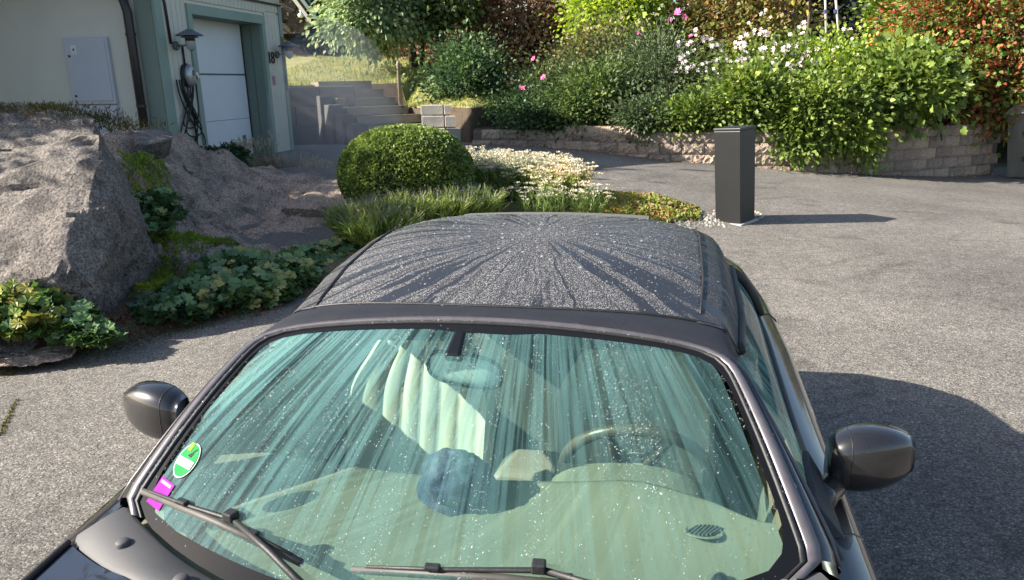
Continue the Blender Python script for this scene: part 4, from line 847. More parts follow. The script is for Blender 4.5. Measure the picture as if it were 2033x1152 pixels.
# white climbing rose and leafy vines over the right part of the wall
rs = shrub('climbing_rose', (1385, 1680, 118, 235), 15.7, C_vine, 16000, .075, 'climbing rose smothered in white blossoms above the dark post', ncl=90, ry=.9, spread=.24, seed=8)
pts = []
for _ in range(190):
    px = random.gauss(1510, 110); py = random.gauss(112 - (px - 1500) * .02, 30)
    if 1340 < px < 1710 and 38 < py < 220: pts.append((px, py, 14.55 + random.random() * .5))
pts += [(1652, 45, 15.5), (1640, 78, 15.4), (1520, 20, 15.6), (1530, 35, 15.6), (1512, 28, 15.6), (1475, 85, 14.8), (1460, 95, 14.8), (1365, 90, 15), (1378, 100, 15), (1350, 118, 15), (1688, 60, 15.3), (2010, 60, 14.6), (2022, 75, 14.6), (2018, 100, 14.6), (2000, 48, 14.7)]
bloom(rs, pts, BW, .046)
shrub('vine', (1420, 1580, 160, 262), 14.1, C_vine, 7000, .085, 'green leafy bush directly above the dark post', ncl=45, ry=.6, spread=.17, seed=9, shape='lobed')
shrub('vine', (1530, 1730, 165, 300), 13.75, C_vine, 11500, .085, 'bright climbing hydrangea hanging over the block wall', ncl=70, ry=.5, spread=.15, seed=10, shape='fold', width=1.2)
shrub('lime_vine', (1570, 1780, 108, 165), 15.2, C_lime, 6500, .08, 'yellow green leafy top below the thin white poles', ncl=55, ry=.8, spread=.2, seed=11)
shrub('maple_shrub', (1680, 1860, 125, 216), 14.3, C_vine, 11000, .115, 'green maple leaved shrub above the right part of the wall', ncl=70, ry=.7, spread=.2, seed=12, shape='lobed')
shrub('berry_shrub', (1790, 2120, -70, 215), 15.6, C_redg, 28000, .09, 'tall green shrub mottled with red leaves at the right edge', ncl=130, ry=1.2, spread=.33, seed=13, shape='fold')
shrub('berry_shrub', (1840, 2080, 120, 228), 14.9, C_redg, 12000, .085, 'low red tinted branches touching the right end of the wall', ncl=70, ry=.6, spread=.2, seed=15, shape='lobed')
shrub('lime_tree', (1775, 1900, -90, 95), 18, C_lime, 10000, .12, 'bright lime foliage left of the red mottled shrub', ncl=60, ry=1.2, spread=.3, seed=16)
tree('young_tree', aty(1600, 90, 17.5).x, 17.5, 1.7, 3.4, (1.15, .7, .6), 'thin young tree with yellowing leaves beside the white poles', leafm('yellowing', [(.12, .19, .04), (.22, .30, .06), (.50, .36, .07)], .35), 1500, .13, 31, .045, 18)
for lab, (px, py, px2, py2, y) in {'left thin pale stake tied with blue in the shrubs': (1642, 95, 1638, 22, 16.8), 'right thin pale stake tied with blue in the shrubs': (1670, 96, 1658, 22, 16.6)}.items():
    a = aty(px, py + 30, y); b = aty(px2, py2 - 40, y); r0 = empty('garden_stake', a, 0, lab, 'stake', 'pale stakes in the shrubs')
    MB().tube([(0, 0, 0), tuple(b - a)], .025, 8).build('pole', M_pale, r0, smooth=True); c = aty(px2, py2, y) - a
    MB().tube([tuple(c - (b - a) * .03), tuple(c + (b - a) * .02)], .030, 8).build('blue_tie', surf('blue_tape', [(.05, .06, .22)], 5, .5, 0), r0)
rd = aty(1742, 84, 16.8); rb = empty('red_parasol', rd - Vector((0, 0, .9)), 0, 'piece of bright red folded parasol behind the lime leaves', 'parasol')
MB().tube([(0, 0, 0), (0, 0, 1.6)], .03, 8).build('pole', M_dark, rb)
MB().lathe([(.0, 1.3), (.08, 1.15), (.16, .75), (.19, .62), (.05, .62)], (0, 0, 0), 9).build('canopy', surf('red_cloth', [(.50, .012, .02), (.62, .02, .03)], 5, .7, .2), rb)

# mailbox pillar at the right end of the wall
M_pil = surf('weathered_grey_wood', [(.075, .078, .07), (.13, .13, .115)], 2.2, .7, .25, 30, stretch=(3, 3, .5)); M_roofg = surf('grey_lid', [(.11, .105, .10), (.19, .18, .17)], 5, .7, .3)
pb_ = aty(2025, 349, 14.3); pil = empty('mailbox_pillar', pb_, math.radians(-20), 'grey boxy mailbox pillar with sloping lid at the right edge', 'mailbox')
hp = aty(2025, 222, 14.3).z - pb_.z; pil.rotation_euler = (Matrix.Rotation(math.radians(-8), 3, 'Y') @ Matrix.Rotation(math.radians(40), 3, 'Z')).to_euler()
MB().box((.10, 0, hp / 2), (.50, .36, hp)).build('body', M_pil, pil, bevel=.01)
MB().hexa([(-.22, -.25, hp), (.42, -.25, hp), (.42, .25, hp), (-.22, .25, hp), (-.20, -.03, hp + .20), (.40, -.03, hp + .20), (.40, .03, hp + .20), (-.20, .03, hp + .20)]).build('lid', M_roofg, pil, bevel=.01)
for z in (.35, .82): MB().box((-.155, -.1, z), (.03, .05, .10)).build('hinge', M_dark, pil)
# dark square post on the driveway
pc = atg(1462, 447); ph = empty('square_post', pc + Vector((.05, .22, 0)), math.radians(44), 'tall dark grey square post standing on the driveway', 'post')
M_post = surf('dark_grey_metal', [(.008, .0085, .0095), (.013, .0135, .015)], 1.5, .42, .05, 60)
tl = math.radians(-3.9); ph.rotation_euler = (Matrix.Rotation(tl, 3, 'Y') @ Matrix.Rotation(math.radians(43), 3, 'Z')).to_euler()
hh = 1.09
MB().hexa([(-.165, -.165, 0), (.165, -.165, 0), (.165, .165, 0), (-.165, .165, 0), (-.17, -.17, hh), (.17, -.17, hh), (.17, .17, hh), (-.17, .17, hh)]).build('body', M_post, ph, bevel=.004)
MB().box((0, 0, hh + .018), (.352, .352, .030)).build('cap', M_post, ph, bevel=.004)
MB().box((0, 0, .0), (.40, .40, .03)).build('footing', M_pale, ph, bevel=.01)
# ---------------------------------------------------------------- the convertible (x to its left, y rearwards, origin under the front)
CU = GU; CV = GV; CO = CV * -.39
def paint(name, col, flake=.15, rough=.28, coat=1.0):
    m, t, o = nt(name); p = t.nodes.new('ShaderNodeBsdfPrincipled'); p.inputs['Roughness'].default_value = rough; p.inputs['Metallic'].default_value = flake
    p.inputs['Coat Weight'].default_value = coat; p.inputs['Coat Roughness'].default_value = .02
    co = coords(t); n = N(t, 'ShaderNodeTexNoise', Scale=600, Detail=1); t.links.new(co, n.inputs['Vector'])
    r = ramp(t, n.outputs['Fac'], [(.35, tuple(c * .7 for c in col)), (.6, col), (.75, tuple(min(1, c * 2.2) for c in col))]); t.links.new(r.outputs[0], p.inputs['Base Color'])
    d = N(t, 'ShaderNodeTexNoise', Scale=5, Detail=6, Roughness=.7); t.links.new(co, d.inputs['Vector'])
    rr = ramp(t, d.outputs['Fac'], [(.35, g3(.01)), (.75, g3(.07))]); t.links.new(rr.outputs[0], p.inputs['Coat Roughness'])
    t.links.new(p.outputs[0], o.inputs[0]); return m
M_paint = paint('black_paint', (.016, .015, .018), .35, .35); M_mirr = paint('graphite_paint', (.020, .019, .021), .35, .34)
M_trim = surf('grey_trim', [(.075, .07, .078), (.11, .103, .115)], 30, .38, .05, 80, metal=.25); M_frit = surf('black_frit', [(.006, .006, .007)], 5, .25, 0)
M_rubb = surf('rubber_seal', [(.010, .010, .011), (.02, .02, .021)], 8, .55, .2, 50); M_cowl = surf('cowl_plastic', [(.045, .045, .048), (.065, .064, .068)], 3, .62, .4, 500, bdist=.001)
M_dash = surf('dash_vinyl', [(.155, .15, .11), (.195, .19, .138)], 3, .62, .12, 300, bdist=.002); M_seat = surf('cream_leather', [(.55, .53, .42), (.66, .63, .52)], 4, .45, .15, 60, bdist=.004)
M_carpet = surf('interior_dark', [(.05, .05, .045), (.08, .078, .07)], 5, .85, .2); M_liner = surf('headliner', [(.10, .10, .085)], 5, .9, .1)
M_wood = surf('wheel_leather', [(.06, .045, .03), (.11, .085, .06)], 12, .35, .1); M_chrome = surf('mirror_glass', [(.7, .7, .72)], 3, .04, 0, metal=1)

def facing_refl(t, f0=.045):
    """reflectance of thin glass, the same from both sides"""
    lw = N(t, 'ShaderNodeLayerWeight', Blend=.5); p = N(t, 'ShaderNodeMath', operation='POWER'); t.links.new(lw.outputs['Facing'], p.inputs[0]); p.inputs[1].default_value = 5
    m = N(t, 'ShaderNodeMath', operation='MULTIPLY_ADD'); t.links.new(p.outputs[0], m.inputs[0]); m.inputs[1].default_value = 1 - f0; m.inputs[2].default_value = f0; return m
def glass_mat(name, tint, film, seed=0, streak=(30, 1.1), filmcol=(.24, .50, .50), rightw=.60):
    """tinted clear glass with a streaky film of drying water, plus sky glare painted in on the left"""
    m, t, o = nt(name); tr = N(t, 'ShaderNodeBsdfTransparent'); tr.inputs[0].default_value = tint + (1,)
    gl = N(t, 'ShaderNodeBsdfGlossy', Roughness=.015); fr = facing_refl(t)
    a = t.nodes.new('ShaderNodeMixShader'); t.links.new(fr.outputs[0], a.inputs[0]); t.links.new(tr.outputs[0], a.inputs[1]); t.links.new(gl.outputs[0], a.inputs[2])
    uv = N(t, 'ShaderNodeUVMap', uv_map='flow')
    def streaks(su, sv, det, off, dist=0):
        mp = t.nodes.new('ShaderNodeMapping'); mp.inputs['Scale'].default_value = (su, sv, 1); mp.inputs['Location'].default_value = (off, off * .7 + seed, 0); t.links.new(uv.outputs[0], mp.inputs[0])
        n = N(t, 'ShaderNodeTexNoise', Scale=1.0, Detail=det, Roughness=.62, Distortion=dist); n.noise_dimensions = '2D'; t.links.new(mp.outputs[0], n.inputs['Vector']); return n.outputs['Fac']
    def mth(op, x, y):
        k = N(t, 'ShaderNodeMath', operation=op); k.use_clamp = op != 'ADD'
        for i, q in enumerate((x, y)):
            if isinstance(q, (int, float)): k.inputs[i].default_value = q
            else: t.links.new(q, k.inputs[i])
        return k.outputs[0]
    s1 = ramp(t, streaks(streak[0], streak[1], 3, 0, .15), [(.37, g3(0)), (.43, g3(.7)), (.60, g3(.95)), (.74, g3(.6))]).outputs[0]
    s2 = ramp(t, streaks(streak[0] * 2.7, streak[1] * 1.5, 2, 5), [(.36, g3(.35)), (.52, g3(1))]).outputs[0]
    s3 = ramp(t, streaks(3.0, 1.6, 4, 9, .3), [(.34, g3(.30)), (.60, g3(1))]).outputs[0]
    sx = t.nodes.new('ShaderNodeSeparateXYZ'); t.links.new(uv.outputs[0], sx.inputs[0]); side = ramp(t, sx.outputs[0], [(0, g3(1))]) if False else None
    wgt = N(t, 'ShaderNodeMapRange'); t.links.new(sx.outputs[0], wgt.inputs[0]); wgt.inputs[1].default_value = -.50; wgt.inputs[2].default_value = .20; wgt.inputs[3].default_value = 1.0; wgt.inputs[4].default_value = rightw  # film weighted to the left: glare of sky and sun put into the mask
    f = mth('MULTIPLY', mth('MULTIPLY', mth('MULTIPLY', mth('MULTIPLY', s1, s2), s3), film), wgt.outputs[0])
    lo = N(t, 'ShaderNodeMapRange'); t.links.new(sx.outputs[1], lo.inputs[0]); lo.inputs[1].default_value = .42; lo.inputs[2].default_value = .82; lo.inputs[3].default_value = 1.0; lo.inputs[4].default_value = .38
    lf = N(t, 'ShaderNodeMapRange'); t.links.new(sx.outputs[0], lf.inputs[0]); lf.inputs[1].default_value = -.62; lf.inputs[2].default_value = -.12; lf.inputs[3].default_value = 1.0; lf.inputs[4].default_value = 0.0  # lower left keeps the painted glare at full strength
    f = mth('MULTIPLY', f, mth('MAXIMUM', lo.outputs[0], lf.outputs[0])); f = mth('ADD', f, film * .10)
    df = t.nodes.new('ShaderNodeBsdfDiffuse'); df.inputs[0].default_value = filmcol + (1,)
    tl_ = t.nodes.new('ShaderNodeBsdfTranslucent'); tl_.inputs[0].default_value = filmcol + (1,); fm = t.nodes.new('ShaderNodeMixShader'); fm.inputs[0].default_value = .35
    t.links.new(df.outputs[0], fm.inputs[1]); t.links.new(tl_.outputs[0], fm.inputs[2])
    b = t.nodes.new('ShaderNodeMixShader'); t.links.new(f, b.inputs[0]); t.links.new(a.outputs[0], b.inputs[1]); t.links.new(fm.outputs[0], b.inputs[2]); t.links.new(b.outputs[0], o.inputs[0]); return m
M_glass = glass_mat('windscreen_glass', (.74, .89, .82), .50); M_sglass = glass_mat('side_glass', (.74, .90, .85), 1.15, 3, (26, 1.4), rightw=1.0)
M_fritg = surf('frit_under_glass', [(.008, .008, .009)], 5, .04, 0, spec=.3)

def WS(a, b):                                                      # windscreen surface, a across, b from base to top
    A = abs(a); bt = Vector((.705 * a, 1.045 + .215 * A ** 2.2, .905 + .05 * a * a)); tp = Vector((.565 * a, 1.685 - .02 * a * a, 1.268 - .040 * a * a))
    p = bt.lerp(tp, b); k = math.sin(math.pi * min(1, max(0, b))) * .022; return p + Vector((0, -.5 * k, .86 * k))
def WP(th, r, top=1.0):                                            # rounded outline in (a, b)
    c, s = math.cos(th), math.sin(th); n_ = 12.0 if s > 0 else 24.0; q = (abs(c) ** n_ + abs(s) ** n_) ** (-1 / n_)
    return (q * c * r, .5 + .5 * q * s * r)
car = empty('convertible', CO, -math.radians(10.6), 'black convertible with wet soft top and water streaked windscreen', 'car')
TH = lin(0, 2 * math.pi, 97)
def set_uv(o, fn, name='flow'):
    uv = o.data.uv_layers.new(name=name)
    for l in o.data.loops: uv.data[l.index].uv = fn(o.data.vertices[l.vertex_index].co)
gmesh = MB(); ng = 49
rs_ = [.02, .1, .2, .3, .4, .5, .6, .7, .8, .87, .92, .96]
vu = []
gmesh.add([WS(0, .5)], [])
for r in rs_:
    for th in TH[:-1]: a, b = WP(th, r); gmesh.v.append(tuple(WS(a, b)))
nT = len(TH) - 1
for k in range(nT): gmesh.f.append((0, 1 + k, 1 + (k + 1) % nT))
for i in range(len(rs_) - 1):
    for k in range(nT): gmesh.f.append((1 + i * nT + k, 1 + (i + 1) * nT + k, 1 + (i + 1) * nT + (k + 1) % nT, 1 + i * nT + (k + 1) % nT))
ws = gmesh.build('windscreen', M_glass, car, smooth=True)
def flow_uv(co):                                                   # water runs down from the middle of the header and fans out
    dx = co.x - .05; dy = 2.5 - co.y; return (math.atan2(dx, dy) * 1.5, math.hypot(dx, dy) - .55)
set_uv(ws, flow_uv)
def ring(name, r0, r1, mat, parent, dz=0.0, lift=0.0, fr0=None):
    m = MB()
    for th in TH[:-1]:
        rr0 = fr0(th) if fr0 else r0
        for r in (rr0, r1): a, b = WP(th, r); m.v.append(tuple(WS(a, b) + Vector((0, -lift * .5, lift * .86))))
    for k in range(nT): m.f.append((2 * k, 2 * k + 1, (2 * k + 3) % (2 * nT), (2 * k + 2) % (2 * nT)))
    return m.build(name, mat, parent, smooth=True)
def frin(th):
    s = math.sin(th); v = .976 - .035 * sstep(.5, .8, abs(s))
    if s < -.5: v -= .05 * sstep(-.60, -.85, s)
    if s > .8: v -= .030 * sstep(.26, .10, abs(math.cos(th) - .02))
    return v
ring('glass_border', .95, 1.0, M_fritg, car, lift=.0012, fr0=frin)
def bar3(name, r0, r1, hgt, mat, t0=-math.pi * .26, t1=math.pi * 1.26, n=80, off=0):
    """raised trim that runs up one pillar, over the header and down the other"""
    m = MB(); T = lin(t0, t1, n)
    for th in T:
        for r, h in ((r0, off), (r0 + (r1 - r0) * .15, hgt), (r0 + (r1 - r0) * .85, hgt), (r1, off)):
            a, b = WP(th, r); m.v.append(tuple(WS(a, b) + Vector((0, -h * .5, h * .86))))
    for i in range(n - 1):
        for j in range(3): m.f.append((i * 4 + j, (i + 1) * 4 + j, (i + 1) * 4 + j + 1, i * 4 + j + 1))
    return m.build(name, mat, car, smooth=True)
bar3('windscreen_seal', .995, 1.012, .006, M_rubb); bar3('windscreen_trim', 1.012, 1.052, .008, M_trim)
# painted pillars and header outside the trim
def pillar(sx):
    m = MB(); rows = lin(.0, 1.0, 30)
    for b in rows:
        th = (-.24 + .49 * b) * math.pi
        a_, b_ = WP(th, 1.050); p0 = WS(a_ * 1, b_); p0 = Vector((abs(p0.x), p0.y, p0.z))
        w = .020 + .045 * (1 - b) ** 2; out = Vector((.9, .25, -.55)).normalized()
        pts = [p0, p0 + out * w * .35 + Vector((0, 0, .006)), p0 + out * w * .75 + Vector((0, .01, -.004)), p0 + out * w * 1.05 + Vector((0, .02, -.035)), p0 + Vector((.02, .06, -.06))]
        for p in pts: m.v.append((sx * p.x, p.y, p.z))
    for i in range(29):
        for j in range(4): q = (i * 5 + j, (i + 1) * 5 + j, (i + 1) * 5 + j + 1, i * 5 + j + 1); m.f.append(q if sx > 0 else q[::-1])
    o = m.build('windscreen_pillar', M_paint, car, smooth=True)
    g = MB(); g.tube([(sx * abs(v[0]), v[1], v[2]) for v in [tuple(Vector(m.v[i * 5 + 2]) + Vector((0, 0, .004))) for i in range(0, 30, 2)]], .0045, 6); g.build('pillar_strip', M_trim, o, smooth=True)
    s = MB(); s.tube([(m.v[i * 5 + 3][0] + sx * .004, m.v[i * 5 + 3][1] + .008, m.v[i * 5 + 3][2]) for i in range(0, 30, 2)], .011, 6); s.build('pillar_seal', M_rubb, o, smooth=True)
pillar(1); pillar(-1)
# soft top
RY = [1.80, 1.95, 2.15, 2.40, 2.65, 2.9, 3.15, 3.4, 3.65]; RZ = [1.272, 1.298, 1.330, 1.353, 1.355, 1.330, 1.275, 1.180, 1.05]
def roofp(a, y):
    z = interp(y, RY, RZ); hw = interp(y, [1.8, 2.1, 2.7, 3.3, 3.7], [.635, .665, .69, .675, .66]); A = abs(a)
    k = interp(y, [1.8, 2.0, 2.4, 3.7], [.045, .07, .10, .07])
    return Vector((hw * a, y + .075 * a * a * sstep(2.6, 1.8, y), z - .028 * a * a - k * A ** 5 - .05 * sstep(.93, 1.0, A)))
def fabric(name='soft_top_fabric', lum=1.0):
    m, t, o = nt(name); p = t.nodes.new('ShaderNodeBsdfPrincipled')
    tc = t.nodes.new('ShaderNodeTexCoord'); sp_ = t.nodes.new('ShaderNodeSeparateXYZ'); t.links.new(tc.outputs['Object'], sp_.inputs[0])
    def mth(op, x, y=None):
        k = N(t, 'ShaderNodeMath', operation=op)
        for i, q in enumerate((x, y)):
            if q is None: continue
            if isinstance(q, (int, float)): k.inputs[i].default_value = q
            else: t.links.new(q, k.inputs[i])
        return k.outputs[0]
    wob = N(t, 'ShaderNodeTexNoise', Scale=7, Detail=3); t.links.new(tc.outputs['Object'], wob.inputs['Vector'])
    dx = mth('ADD', sp_.outputs['X'], -.04); dy = mth('ADD', sp_.outputs['Y'], -2.42)
    dy = mth('MULTIPLY', dy, 1.5)
    ang = mth('ADD', mth('ARCTAN2', dx, dy), mth('MULTIPLY', mth('ADD', wob.outputs['Fac'], -.5), .10)); rad = mth('SQRT', mth('ADD', mth('MULTIPLY', dx, dx), mth('MULTIPLY', dy, dy)))
    def st(sa, sr, lo, hi, off):
        c = t.nodes.new('ShaderNodeCombineXYZ'); t.links.new(mth('MULTIPLY', ang, sa), c.inputs[0]); t.links.new(mth('ADD', mth('MULTIPLY', rad, sr), off), c.inputs[1])
        n = N(t, 'ShaderNodeTexNoise', Scale=1, Detail=2, Roughness=.6); n.noise_dimensions = '2D'; t.links.new(c.outputs[0], n.inputs['Vector']); return ramp(t, n.outputs['Fac'], [(lo, g3(0)), (hi, g3(1))]).outputs[0]
    dry1 = st(8.0, .8, .40, .42, 0); dry2 = st(21.0, .5, .38, .41, 7); dry3 = st(60.0, .5, .33, .42, 3)
    near = ramp(t, rad, [(.08, g3(1)), (.22, g3(0))]).outputs[0]
    dry = mth('MAXIMUM', mth('MULTIPLY', mth('MULTIPLY', dry1, dry2), mth('MAXIMUM', dry3, .5)), near)
    # droplets caught in the weave: tiny pale beads
    vo = N(t, 'ShaderNodeTexVoronoi', Scale=300); t.links.new(tc.outputs['Object'], vo.inputs['Vector']); se = t.nodes.new('ShaderNodeSeparateColor'); t.links.new(vo.outputs['Color'], se.inputs[0])
    bead = mth('MULTIPLY', ramp(t, vo.outputs['Distance'], [(.30, g3(1)), (.52, g3(0))]).outputs[0], ramp(t, se.outputs[0], [(.10, g3(.12)), (.8, g3(1))]).outputs[0])
    lv = mth('MULTIPLY', bead, dry)
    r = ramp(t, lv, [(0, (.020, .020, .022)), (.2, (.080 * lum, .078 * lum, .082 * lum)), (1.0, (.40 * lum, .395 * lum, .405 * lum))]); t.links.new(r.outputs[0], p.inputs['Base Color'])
    rg = ramp(t, dry, [(0, g3(.30)), (1, g3(.72))]); t.links.new(rg.outputs[0], p.inputs['Roughness'])
    bp_ = N(t, 'ShaderNodeBump', Strength=.5, Distance=.002); t.links.new(lv, bp_.inputs['Height']); t.links.new(bp_.outputs[0], p.inputs['Normal'])
    t.links.new(p.outputs[0], o.inputs[0]); return m
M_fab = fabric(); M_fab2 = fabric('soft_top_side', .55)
SEAM = .835
top = MB().grid(lambda a, y: roofp(a, y), lin(-SEAM, SEAM, 45), lin(1.812, 3.65, 45)).build('soft_top', M_fab, car, smooth=True)
for s in (-1, 1):
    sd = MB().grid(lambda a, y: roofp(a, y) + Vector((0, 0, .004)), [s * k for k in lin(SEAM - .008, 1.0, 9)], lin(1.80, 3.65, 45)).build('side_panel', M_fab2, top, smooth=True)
    sm = MB(); sm.tube([tuple(roofp(s * SEAM, y) + Vector((0, 0, .004))) for y in lin(1.86, 3.6, 30)], .0035, 6); sm.build('seam', M_rubb, top, smooth=True)
    rl = MB(); rl.tube([tuple(roofp(s, y) + Vector((s * .004, 0, -.002))) for y in lin(1.83, 2.70, 20)], .013, 8); rl.build('roof_rail_seal', M_rubb, top, smooth=True)
    # quarter panel of the top behind the side window
    q = MB().grid(lambda v, y: roofp(s, y).lerp(Vector((s * interp(y, [2.6, 3.2, 3.7], [.80, .79, .70]), y, interp(y, [2.6, 3.7], [.985, 1.0]))), v) + Vector((s * .01 * math.sin(math.pi * v), 0, 0)), lin(0, 1, 9), lin(2.72, 3.65, 20)).build('quarter_panel', M_fab, top, smooth=True)
    cs = MB(); A0 = roofp(s, 2.68); cs.tube([tuple(A0), tuple(A0.lerp(Vector((s * .815, 2.78, .985)), .35) + Vector((s * .008, .02, .01))), tuple(A0.lerp(Vector((s * .815, 2.78, .985)), .7) + Vector((s * .008, .02, .01))), (s * .815, 2.74, .985)], [.014, .022, .024, .018], 8); cs.build('window_seal', M_rubb, top, smooth=True)
fe = MB(); fe.tube([tuple(roofp(a, 1.814) + Vector((0, 0, .001))) for a in lin(-.99, .99, 41)], .0045, 6); fe.build('front_hem', M_rubb, top, smooth=True)
# header rail: smooth dark band between screen trim and fabric
M_head = surf('header_rubber', [(.012, .013, .018), (.020, .021, .027)], 8, .62, .15, 90, spec=.3)
m = MB()
T = lin(math.pi * .21, math.pi * .79, 50)
for th in T:
    a, b = WP(th, 1.050); p0 = WS(a, b); aa = p0.x / .635; p3 = roofp(max(-1, min(1, aa * 1.03)), 1.817); q1 = p0 + Vector((0, .01, .006)); q2 = p0.lerp(p3, .5) + Vector((0, 0, .008))
    for v in (p0 + Vector((0, 0, -.003)), q1, q2, p3 + Vector((0, 0, -.002))): m.v.append(tuple(v))
for i in range(49):
    for j in range(3): m.f.append((i * 4 + j, (i + 1) * 4 + j, (i + 1) * 4 + j + 1, i * 4 + j + 1))
hd = m.build('header_rail', M_head, car, smooth=True)
MB().grid(lambda a, y: roofp(a * .98, y) + Vector((0, 0, -.028)), lin(-1, 1, 20), lin(1.80, 3.6, 20)).build('headliner', M_liner, car, smooth=True)
# body sides
def bel(y): return interp(y, [-.2, .3, 1.0, 1.7, 3.0, 3.8, 4.2], [.62, .76, .905, .95, .985, .985, .93])
def hwid(y): return interp(y, [-.15, -.05, .1, .4, .9, 1.3, 1.9, 2.5, 3.1, 3.6, 3.9, 4.1, 4.22], [.45, .62, .74, .83, .865, .875, .885, .905, .905, .875, .81, .66, .40])
PROF = [(-.105, 0.0), (-.085, -.004), (-.045, -.014), (-.015, -.045), (0, -.10), (.008, -.22), (0, -.36), (-.02, -.50), (-.05, -.64), (-.09, -.72)]
YS = lin(-.15, 4.22, 90)
for s in (-1, 1):
    m = MB(); n_ = len(PROF)
    for y in YS:
        for dx, dz in PROF: m.v.append((s * (hwid(y) + dx), y, bel(y) + dz * (bel(y) - .16) / .80))
    for i in range(len(YS) - 1):
        for j in range(n_ - 1): q = (i * n_ + j, i * n_ + j + 1, (i + 1) * n_ + j + 1, (i + 1) * n_ + j); m.f.append(q if s > 0 else q[::-1])
    bd = m.build('body_side', M_paint, car, smooth=True)
    # door shut lines, handle, belt line trim
    for yy in (1.42, 2.80):
        g = MB(); g.tube([(s * (hwid(yy) + dx + .001), yy + .03 * k, bel(yy) + dz * (bel(yy) - .16) / .80) for k, (dx, dz) in enumerate(PROF[1:])], .0035, 5); g.build('door_gap', M_frit, bd)
    g = MB(); g.tube([(s * (hwid(y) - .102), y, bel(y) + .008) for y in lin(1.40, 2.76, 24)], .011, 8); g.build('beltline_seal', M_rubb, bd, smooth=True)
    g = MB(); g.box((s * (hwid(2.6) + .012), 2.6, .82), (.03, .20, .03)); g.build('door_handle', M_paint, bd, bevel=.01)
    # side window
    def sw(u, v):
        y = 1.32 + (2.72 - 1.32) * u; lo = Vector((s * (hwid(y) - .105), y, bel(y) + .005)); yt = 1.77 + (2.68 - 1.77) * u
        hi = roofp(s, max(1.8, yt)) + Vector((0, min(0, yt - 1.8), 0)) + Vector((-s * .004, 0, -.01)); return lo.lerp(hi, v) + Vector((s * .02 * math.sin(math.pi * v), 0, 0))
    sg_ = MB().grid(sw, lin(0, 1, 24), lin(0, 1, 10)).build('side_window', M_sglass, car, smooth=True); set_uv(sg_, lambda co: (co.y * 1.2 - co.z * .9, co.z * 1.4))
    # door mirror
    mc_ = Vector((s * .905, 1.655, .995)); mir = MB()
    secs = lin(0, 1, 15); npt = 22
    for k, u in enumerate(secs):
        f = (math.sin(math.pi * min(1, max(0, .06 + .88 * u)))) ** .33; x = -.092 + .186 * u
        hh_ = .076 * f * (1.06 - .16 * u); dd_ = .056 * f * (1.12 - .25 * u)
        for j in range(npt):
            a = 2 * math.pi * j / npt; ca, sa = math.cos(a), math.sin(a); e = .62
            yy = -abs(ca) ** e * dd_ * 1.15 if ca > 0 else abs(ca) ** .35 * dd_ * .55
            mir.v.append((mc_.x + s * x, mc_.y + yy - .02 + .03 * u, mc_.z + math.copysign(abs(sa) ** e, sa) * hh_ + .012 * u))
    for k in range(len(secs) - 1):
        for j in range(npt): q = (k * npt + j, k * npt + (j + 1) % npt, (k + 1) * npt + (j + 1) % npt, (k + 1) * npt + j); mir.f.append(q if s < 0 else q[::-1])
    mir.f.append(tuple(range(npt))); mir.f.append(tuple(range((len(secs) - 1) * npt, len(secs) * npt)))
    mo = mir.build('door_mirror', M_mirr, car, smooth=True)
    sk = MB(); sk.tube([mir.v[3 * npt + j] for j in list(range(npt)) + [0]], .0011, 5, False); sk.build('cap_seam', M_rubb, mo, smooth=True)
    ft = MB(); ft.tube([(s * .775, 1.56, .93), (s * .80, 1.58, .935), (s * .835, 1.62, .945), (s * .87, 1.66, .965)], [.055, .036, .028, .03], 12); ft.build('mirror_foot', M_mirr, mo, smooth=True)
    bk = MB(); bk.lathe([(.0, 0), (.075, 0), (.08, .006), (.07, .01)], (0, 0, 0), 24, Matrix.Translation((0, 0, 0)).to_3x3()); 
    gb_ = MB(); gb_.lathe([(0, .0), (.062, 0), (.066, .004)], (mc_.x, mc_.y + .020, mc_.z), 24, Matrix.Diagonal((1.25, 1, .95)) @ Matrix.Rotation(-math.pi / 2, 3, 'X')); gb_.build('mirror_glass', M_chrome, mo)
    tri = MB(); tri.hexa([(s * .765, 1.38, .95), (s * .80, 1.38, .95), (s * .80, 1.62, .965), (s * .765, 1.62, .965), (s * .735, 1.42, 1.0), (s * .75, 1.42, 1.0), (s * .762, 1.60, 1.03), (s * .745, 1.60, 1.03)]); tri.build('mirror_triangle', M_rubb, mo, bevel=.004)
# hood, cowl, deck, ends
def hoodp(a, y):
    w = hwid(y) - .075; z = bel(y) + .035 * (1 - a * a) + .0; return Vector((w * a, y, z + .012 * math.exp(-((abs(a) - .72) / .08) ** 2)))
def cowl_y(a): return 1.045 + .215 * abs(a) ** 2.2 - .02
hood = MB()
for i, a in enumerate(lin(-1, 1, 41)):
    for v in lin(0, 1, 24): y = -.13 + (cowl_y(a) - .068 + .13) * v; hood.v.append(tuple(hoodp(a, y)))
for i in range(40):
    for j in range(23): hood.f.append((i * 24 + j, (i + 1) * 24 + j, (i + 1) * 24 + j + 1, i * 24 + j + 1))
ho = hood.build('hood', paint('hood_paint', (.010, .012, .020), .1, .3), car, smooth=True)
cw = MB()
for a in lin(-1.02, 1.02, 61):
    y1 = cowl_y(a); p1 = WS(a, -.005); p0 = hoodp(max(-1, min(1, a)), y1 - .064)
    for v, dz in ((0, -.012), (.08, .002), (.5, .004), (.9, .002), (1, -.008)):
        q = p0.lerp(p1, v); cw.v.append((q.x if abs(a) <= 1 else q.x, q.y, q.z + dz))
for i in range(60):
    for j in range(4): cw.f.append((i * 5 + j, (i + 1) * 5 + j, (i + 1) * 5 + j + 1, i * 5 + j + 1))
co_ = cw.build('cowl', M_cowl, car, smooth=True)
